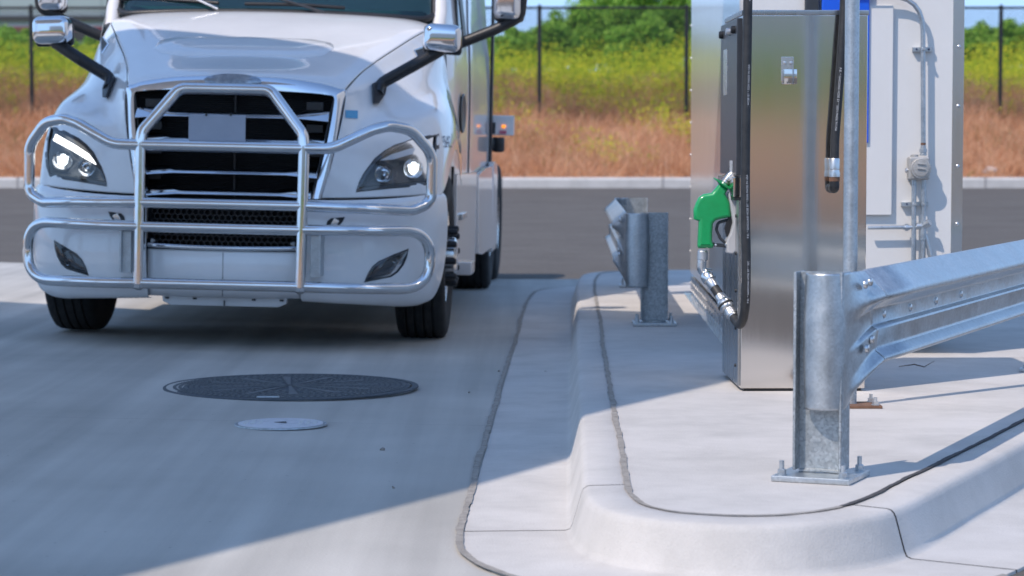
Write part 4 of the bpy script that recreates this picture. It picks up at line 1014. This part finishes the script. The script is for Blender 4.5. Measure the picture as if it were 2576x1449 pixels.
# ---- sensor box behind the cab
a, b = T(1232, 290, 5.6), T(1293, 341, 5.6)
sb = box('sensor_box', ((a.x+b.x)/2-.06, 5.66, (a.z+b.z)/2), (b.x-a.x+.12, .16, a.z-b.z), K['paint'], truck, bev=.008)
q = T(1267, 318, 5.575); box('marker_lamp', q, (.03, .012, .024), K['amber'], sb, bev=.003)
q = T(1265, 333, 5.575); box('tape', q, (.055, .004, .026), K['pink_tape'], sb)
q = T(1240, 322, 5.575); box('cable_plug', q, (.04, .02, .09), K['plastic_dark'], sb, bev=.005)
q = T(1254, 345, 5.64); lathe('camera_pod', [(.045, 0), (.05, -.02), (.05, -.10), (.04, -.118), (.001, -.12)], K['plastic_black'], sb, Matrix.Translation(q), 20)
tube('air_line', fillet([Vector((1.10, 5.3, 1.22)), Vector((1.2, 5.4, 1.15)), Vector((1.16, 5.5, 1.06))], .05), .03, K['alloy'], truck, 10)

# ================================================================== CANOPY OVER THE FUELLING LANE (overhead, out of view; it throws the shade)
av = Vector((.45, .89, 0)).normalized(); bv2 = Vector((-.89, .45, 0)).normalized()
ZC = 5.6; kc = ZC/-LD.z
corner = Vector((2.81, 14.2, 0))-Vector((LD.x, LD.y, 0))*kc
can = empty('fuel_canopy', (corner.x, corner.y, 0), atan2(av.y, av.x), label='flat white canopy roof overhead that shades the truck and lane', cat='canopy')
box('roof_slab', (-5, 4.2, ZC-.10), (10, 8.4, .19), K['canopy_white'], can)
for c_, s_ in (((-5, .03, ZC-.33), (10, .06, .27)), ((-5, 8.37, ZC-.33), (10, .06, .27)), ((-.03, 4.2, ZC-.33), (.06, 8.28, .27)), ((-9.97, 4.2, ZC-.33), (.06, 8.28, .27))):
    box('fascia', c_, s_, K['blue_plastic'] if False else K['canopy_white'], can)
for c_ in ((-2.5, 6.9, 0), (-8.5, 6.9, 0)): box('column', (c_[0], c_[1], ZC/2-.1), (.3, .3, ZC-.2), K['canopy_white'], can, bev=.02)

# ================================================================== FAR BUILDING
bd = empty('warehouse', D(-420, 200, 95), label='pale grey warehouse with dark stripes far behind the bank on the left', cat='building')
bd.location.z = 3.0
o = box('wall', (0, 5, 7), (26, 10, 14), K['wall_grey'], bd)
z_ = D(0, 46, 94.9).z-3; box('stripe', (0, -.04, z_), (26.1, .10, .18), K['wall_dark'], bd)
z_ = D(0, 74, 94.9).z-3; box('stripe', (0, -.03, z_), (26.1, .10, .22), K['red_trim'], bd)
z_ = D(0, 90, 94.9).z-3; box('stripe', (0, -.04, z_), (26.1, .10, .36), K['wall_dark'], bd)
for k in range(-6, 7): box('panel_joint', (k*2+.5, -.012, 7), (.06, .03, 14), K['wall_grey'], bd)

bk = empty('reflection_building', (6, -66, 2.2), label='long plain building behind the viewer, added to grey the reflection in the pump front', cat='building')  # unseen; added so the pump front mirrors a grey wall
box('wall', (0, 0, 5.5), (90, 12, 11), K['wall_plain'], bk)
# ================================================================== CHAIN-LINK FENCE
FY = 50.0; FZ = 3.98
fence = empty('chain_link_fence', (0, FY, 0), label='black chain link fence along the grassy bank', cat='fence')
x0 = (1357-CX)/F*FY; sp_ = 3.12
px_ = [x0+sp_*k for k in range(-5, 6)]
px_ = [D(p, 150, FY).x for p in (-460, 79, 500, 920, 1357, 1727, 2120, 2517, 2910)]
for x in px_:
    po = tube('post', [(x, 0, berm(x, FY)-.3), (x, 0, FZ+.03)], .042, K['fence_black'], fence, 10)
    lathe('cap', [(.042, -.03), (.042, .01), (.02, .035), (.001, .04)], K['fence_black'], po, Matrix.Translation((x, 0, FZ+.03)), 10)
tube('top_rail', [(px_[0], -.03, FZ), (px_[-1], -.03, FZ)], .024, K['fence_black'], fence, 8)
bm = []; V_ = []; F_ = []
zb = 1.45; dz = FZ-zb; pitch_ = .068; wr = .0042
xa, xb = px_[0], px_[-1]
xx = xa-dz
while xx < xb:
    for dirn in (1, -1):
        p = (xx, zb) if dirn > 0 else (xx+dz, zb); q = (xx+dz, FZ) if dirn > 0 else (xx, FZ)
        # clip to the fence ends
        def cl(p, q):
            (ax, az), (bx_, bz) = p, q
            if max(ax, bx_) <= xa or min(ax, bx_) >= xb: return None
            def at(x): return (x, az+(bz-az)*(x-ax)/(bx_-ax))
            P = [p, q]
            for i in (0, 1):
                if P[i][0] < xa: P[i] = at(xa)
                if P[i][0] > xb: P[i] = at(xb)
            return P
        c_ = cl(p, q)
        if c_:
            (ax, az), (bx_, bz) = c_; n0 = len(V_); oy = -.04+.003*dirn
            ux = wr*.707
            V_ += [(ax-ux, oy, az+ux*dirn), (ax+ux, oy, az-ux*dirn), (ax, oy+wr, az), (bx_-ux, oy, bz+ux*dirn), (bx_+ux, oy, bz-ux*dirn), (bx_, oy+wr, bz)]
            F_ += [(n0, n0+1, n0+4, n0+3), (n0+1, n0+2, n0+5, n0+4), (n0+2, n0, n0+3, n0+5)]
    xx += pitch_
tag(from_vf('wire_mesh', V_, F_, K['fence_black'], fence, smooth=False), kind='stuff')

# ================================================================== VEGETATION
def blades(name, pts, h, w, lean, m, label, cat='grass'):
    """pts (n,3); one bent blade of two quads each, all one mass"""
    n = len(pts); a = rng.uniform(0, 2*pi, n); hh = h*rng.uniform(.55, 1.25, n); ww = w*rng.uniform(.6, 1.4, n)
    la = rng.normal(0, lean, n)+lean*.8; lb = rng.uniform(0, 2*pi, n)
    dx, dy = np.cos(a)*ww, np.sin(a)*ww; lx, ly = np.cos(lb)*la*hh, np.sin(lb)*la*hh
    V = np.empty((n, 5, 3))
    V[:, 0] = pts+np.stack([-dx, -dy, 0*hh], 1); V[:, 1] = pts+np.stack([dx, dy, 0*hh], 1)
    V[:, 2] = pts+np.stack([dx*.7+lx*.35, dy*.7+ly*.35, hh*.55], 1); V[:, 3] = pts+np.stack([-dx*.7+lx*.35, -dy*.7+ly*.35, hh*.55], 1)
    V[:, 4] = pts+np.stack([lx, ly, hh], 1)
    me = bpy.data.meshes.new(name); me.vertices.add(n*5); me.vertices.foreach_set('co', V.reshape(-1))
    idx = np.arange(n)[:, None]*5; L4 = (idx+np.array([0, 1, 2, 3])); L3 = (idx+np.array([3, 2, 4]))
    loops = np.concatenate([L4, L3], 1).reshape(-1); me.loops.add(len(loops)); me.loops.foreach_set('vertex_index', loops)
    st_ = np.stack([np.arange(n)*7, np.arange(n)*7+4], 1).reshape(-1); me.polygons.add(2*n); me.polygons.foreach_set('loop_start', st_)
    me.update(calc_edges=True); me.validate()
    o = link(name, me, m, smooth=False); return tag(o, label, cat, kind='stuff')
def scatter(n, ya, yb, xa_, xb_, p=1.):
    x = rng.uniform(xa_, xb_, n); y = ya+(yb-ya)*rng.uniform(0, 1, n)**p
    return np.stack([x, y, np.array([berm(a, b) for a, b in zip(x, y)])-.02], 1)
def clump(P, s, thr, sd):
    r = np.random.default_rng(sd); ph = r.uniform(0, 6, 6)
    q = np.sin(P[:, 0]*s+ph[0])+np.sin(P[:, 1]*s*1.3+ph[1])+np.sin(P[:, 0]*s*2.3+P[:, 1]*s*1.7+ph[2])*.8+np.sin(P[:, 0]*s*.37+ph[3])
    return P[q+r.normal(0, .5, len(P)) > thr]
blades('dry_grass', scatter(80000, 46.2, 53.5, -14, 15), .42, .0075, .95, K['dry_grass'], 'dry reddish brown grass covering the lower bank behind the fence')
blades('green_grass', clump(scatter(16000, 46.1, 49.5, -14, 15, 1.6), 1.1, .9, 3), .22, .012, .5, K['green_grass'], 'patchy green grass at the foot of the bank along the kerb')
wp = np.vstack([scatter(5200, 51.4, 58.5, -15, 16), clump(scatter(4200, 47.0, 52.5, -15, 16), .8, .75, 5)])
nw = 30; kk = np.repeat(np.arange(len(wp)), nw); hw_ = rng.uniform(.35, .95, len(wp))[kk]*np.where(wp[kk, 1] < 51.4, .6, 1)
tt = rng.uniform(0, 1, len(kk))**.7; Pw = wp[kk]+np.stack([rng.normal(0, .10, len(kk))*(.3+tt), rng.normal(0, .10, len(kk))*(.3+tt), tt*hw_], 1)
nw_ = np.array([-.3, -.5, .9])+rng.normal(0, .5, (len(kk), 3)); nw_ /= np.linalg.norm(nw_, axis=1)[:, None]; aw = np.cross(nw_, rng.normal(size=(len(kk), 3))); aw /= np.linalg.norm(aw, axis=1)[:, None]; bw_ = np.cross(nw_, aw)
sw = rng.uniform(.018, .042, len(kk))[:, None]; V = np.stack([Pw-aw*sw, Pw+bw_*sw*.5, Pw+aw*sw, Pw-bw_*sw*.5], 1).reshape(-1, 3); n = len(kk)
me = bpy.data.meshes.new('yellow_weeds'); me.vertices.add(n*4); me.vertices.foreach_set('co', V.reshape(-1)); me.loops.add(n*4); me.loops.foreach_set('vertex_index', np.arange(n*4)); me.polygons.add(n); me.polygons.foreach_set('loop_start', np.arange(n)*4); me.update(calc_edges=True)
tag(link('yellow_weeds', me, K['weeds'], smooth=False), 'yellow green flowering weeds along the top of the bank', 'weeds', kind='stuff')
blades('dry_grass_behind', np.stack([rng.uniform(-40, 40, 6000), -rng.uniform(30.5, 40, 6000), np.zeros(6000)], 1)+np.array([0, 0, .6]), .6, .05, .5, K['dry_grass'], 'dry brown grass on the bank behind the viewer')
def leaf_mesh(cx, cy, cz, rx, rz, n, size, sd, top=1.):
    r = np.random.default_rng(sd); nl = 40
    th = r.uniform(0, 2*pi, nl); ph = np.arccos(r.uniform(-.95, .95, nl)); rad = r.uniform(.30, .85, nl)
    LC = np.stack([np.cos(th)*np.sin(ph)*rad*rx, np.sin(th)*np.sin(ph)*rad*rx, np.cos(ph)*rad*rz], 1)
    lr = r.uniform(.20, .40, nl)*rx
    k = r.integers(0, nl, n); d = r.normal(size=(n, 3)); d /= np.linalg.norm(d, axis=1)[:, None]
    P = LC[k]+d*(lr[k]*r.uniform(.35, 1.08, n)**.5)[:, None]*np.array([1, 1, .9]); P[:, 2] = np.maximum(P[:, 2], -rz*.98)
    nr = d*.7+np.array([0, 0, .8])+r.normal(0, .45, (n, 3)); nr /= np.linalg.norm(nr, axis=1)[:, None]
    a1 = np.cross(nr, r.normal(size=(n, 3))); a1 /= np.linalg.norm(a1, axis=1)[:, None]+1e-6
    b1 = np.cross(nr, a1)
    s_ = size*r.uniform(.6, 1.4, n)[:, None]; V = np.empty((n, 4, 3))
    V[:, 0] = P-a1*s_; V[:, 1] = P+b1*s_*.5; V[:, 2] = P+a1*s_; V[:, 3] = P-b1*s_*.5
    me = bpy.data.meshes.new('crown'); me.vertices.add(n*4); me.vertices.foreach_set('co', (V+np.array([cx, cy, cz])).reshape(-1))
    me.loops.add(n*4); me.loops.foreach_set('vertex_index', np.arange(n*4)); me.polygons.add(n); me.polygons.foreach_set('loop_start', np.arange(n)*4)
    me.update(calc_edges=True); return me, LC
def bush(px, top, hw, d, m, label, n=5000, size=.075, sd=0):
    c = D(px, top, d); g = berm(c.x, d); hgt_ = max(c.z-g, .8); rx = hw/F*d
    r_ = empty('shrub', (c.x, d, g), label=label, cat='shrub', group='shrubs and saplings on the bank')
    me, LC = leaf_mesh(0, 0, hgt_*.47, rx, hgt_*.56, n, size, sd); link('crown', me, K[m], r_, smooth=False)
    tr = tube('trunk', [(0, 0, -.1), (.04, .02, hgt_*.3), (.0, .05, hgt_*.6)], [.07, .05, .025], K['bark'], r_, 8)
    for i in range(5):
        e_ = LC[i]; tube('branch', [(.03, .02, hgt_*.25), (e_[0]*.5, e_[1]*.5, hgt_*.4), (e_[0], e_[1], hgt_*.52+e_[2])], [.03, .02, .008], K['bark'], tr, 6)
    return r_
BS = [(30, 85, 75, 57, 'foliage', 'bright green shrub at the left edge below the warehouse'),
      (-90, 60, 100, 60, 'foliage_dark', 'green shrub just past the left edge of the view'),
      (130, 128, 70, 58, 'foliage', 'low green shrub behind the left hood mirror arm'),
      (215, 108, 60, 59, 'foliage', 'small green shrub partly hidden behind the left of the truck'),
      (1262, 92, 50, 57, 'foliage', 'low green shrub close beside the cab of the truck'),
      (1322, 72, 55, 57.5, 'foliage', 'low green shrub left of the middle fence post'),
      (1400, 45, 60, 58, 'foliage', 'bushy green shrub just right of the middle fence post'),
      (1465, -12, 75, 60, 'foliage', 'tall pale green sapling rising above the fence rail'),
      (1550, -45, 85, 61, 'foliage_dark', 'tall leafy green sapling between the two middle fence posts'),
      (1640, -70, 90, 61, 'foliage_dark', 'tallest leafy green sapling left of the pump cabinet'),
      (1735, -60, 85, 61, 'foliage_dark', 'tall dense sapling right beside the tank enclosure'),
      (1600, 60, 80, 57, 'foliage', 'mid height green shrub in front of the tall saplings'),
      (1840, -40, 90, 60, 'foliage_dark', 'sapling mostly hidden behind the pump head'),
      (2440, 90, 60, 58, 'foliage', 'green shrub peeking out right of the white tank'),
      (2490, 72, 45, 59, 'foliage', 'green shrub just left of the right fence post'),
      (2555, 62, 50, 58, 'foliage', 'pointed green shrub just right of the right fence post'),
      (2640, 40, 80, 59, 'foliage_dark', 'green shrub cut off by the right edge of the view')]
for i, (px, tp, hw, d, m, lb) in enumerate(BS): bush(px, tp-18, hw*1.3, d, m, lb, int(5000+150*hw), .045, 20+i)
# hedge on the bank behind the viewer (seen mirrored in the steel)
me = None; Vs = []
r = np.random.default_rng(3); n = 9000
P = np.stack([r.uniform(-40, 40, n), -r.uniform(39, 46, n), 1.6+1.6*r.uniform(0, 1, n)**1.2], 1); a1 = r.normal(size=(n, 3))*.28; b1 = r.normal(size=(n, 3))*.28
V = np.stack([P-a1, P+b1, P+a1, P-b1], 1).reshape(-1, 3)
me = bpy.data.meshes.new('hedge'); me.from_pydata(V.tolist(), [], np.arange(n*4).reshape(-1, 4).tolist()); tag(link('hedge', me, K['foliage'], smooth=False), 'green scrub on the bank behind the viewer', 'hedge', kind='stuff')

# ---- small litter
tw = [Vector((*p[:2], ZI+.006)) for p in (G(2262, 925, ZI), G(2300, 922, ZI), G(2325, 926, ZI), G(2350, 918, ZI))]
tag(tube('twig', [tw[0], tw[1]+Vector((0, 0, .004)), tw[2], tw[3]+Vector((0, 0, .012))], [.0015, .003, .0025, .001], K['bark'], None, 6), 'thin dark twig lying on the island under the near guardrail', 'twig')
c_ = D(2490, 447, 46.6); bm = bmesh.new(); bmesh.ops.create_icosphere(bm, subdivisions=2, radius=.10)
for v_ in bm.verts: v_.co = Vector((v_.co.x*1.3, v_.co.y, v_.co.z*.7))*(1+rng.normal()*.16)
lt = from_bm('plastic_bag', bm, K['dull_white'], smooth=False); lt.location = (c_.x, c_.y, berm(c_.x, c_.y)+.06); tag(lt, 'crumpled white plastic bag in the grass right of the tank', 'litter')
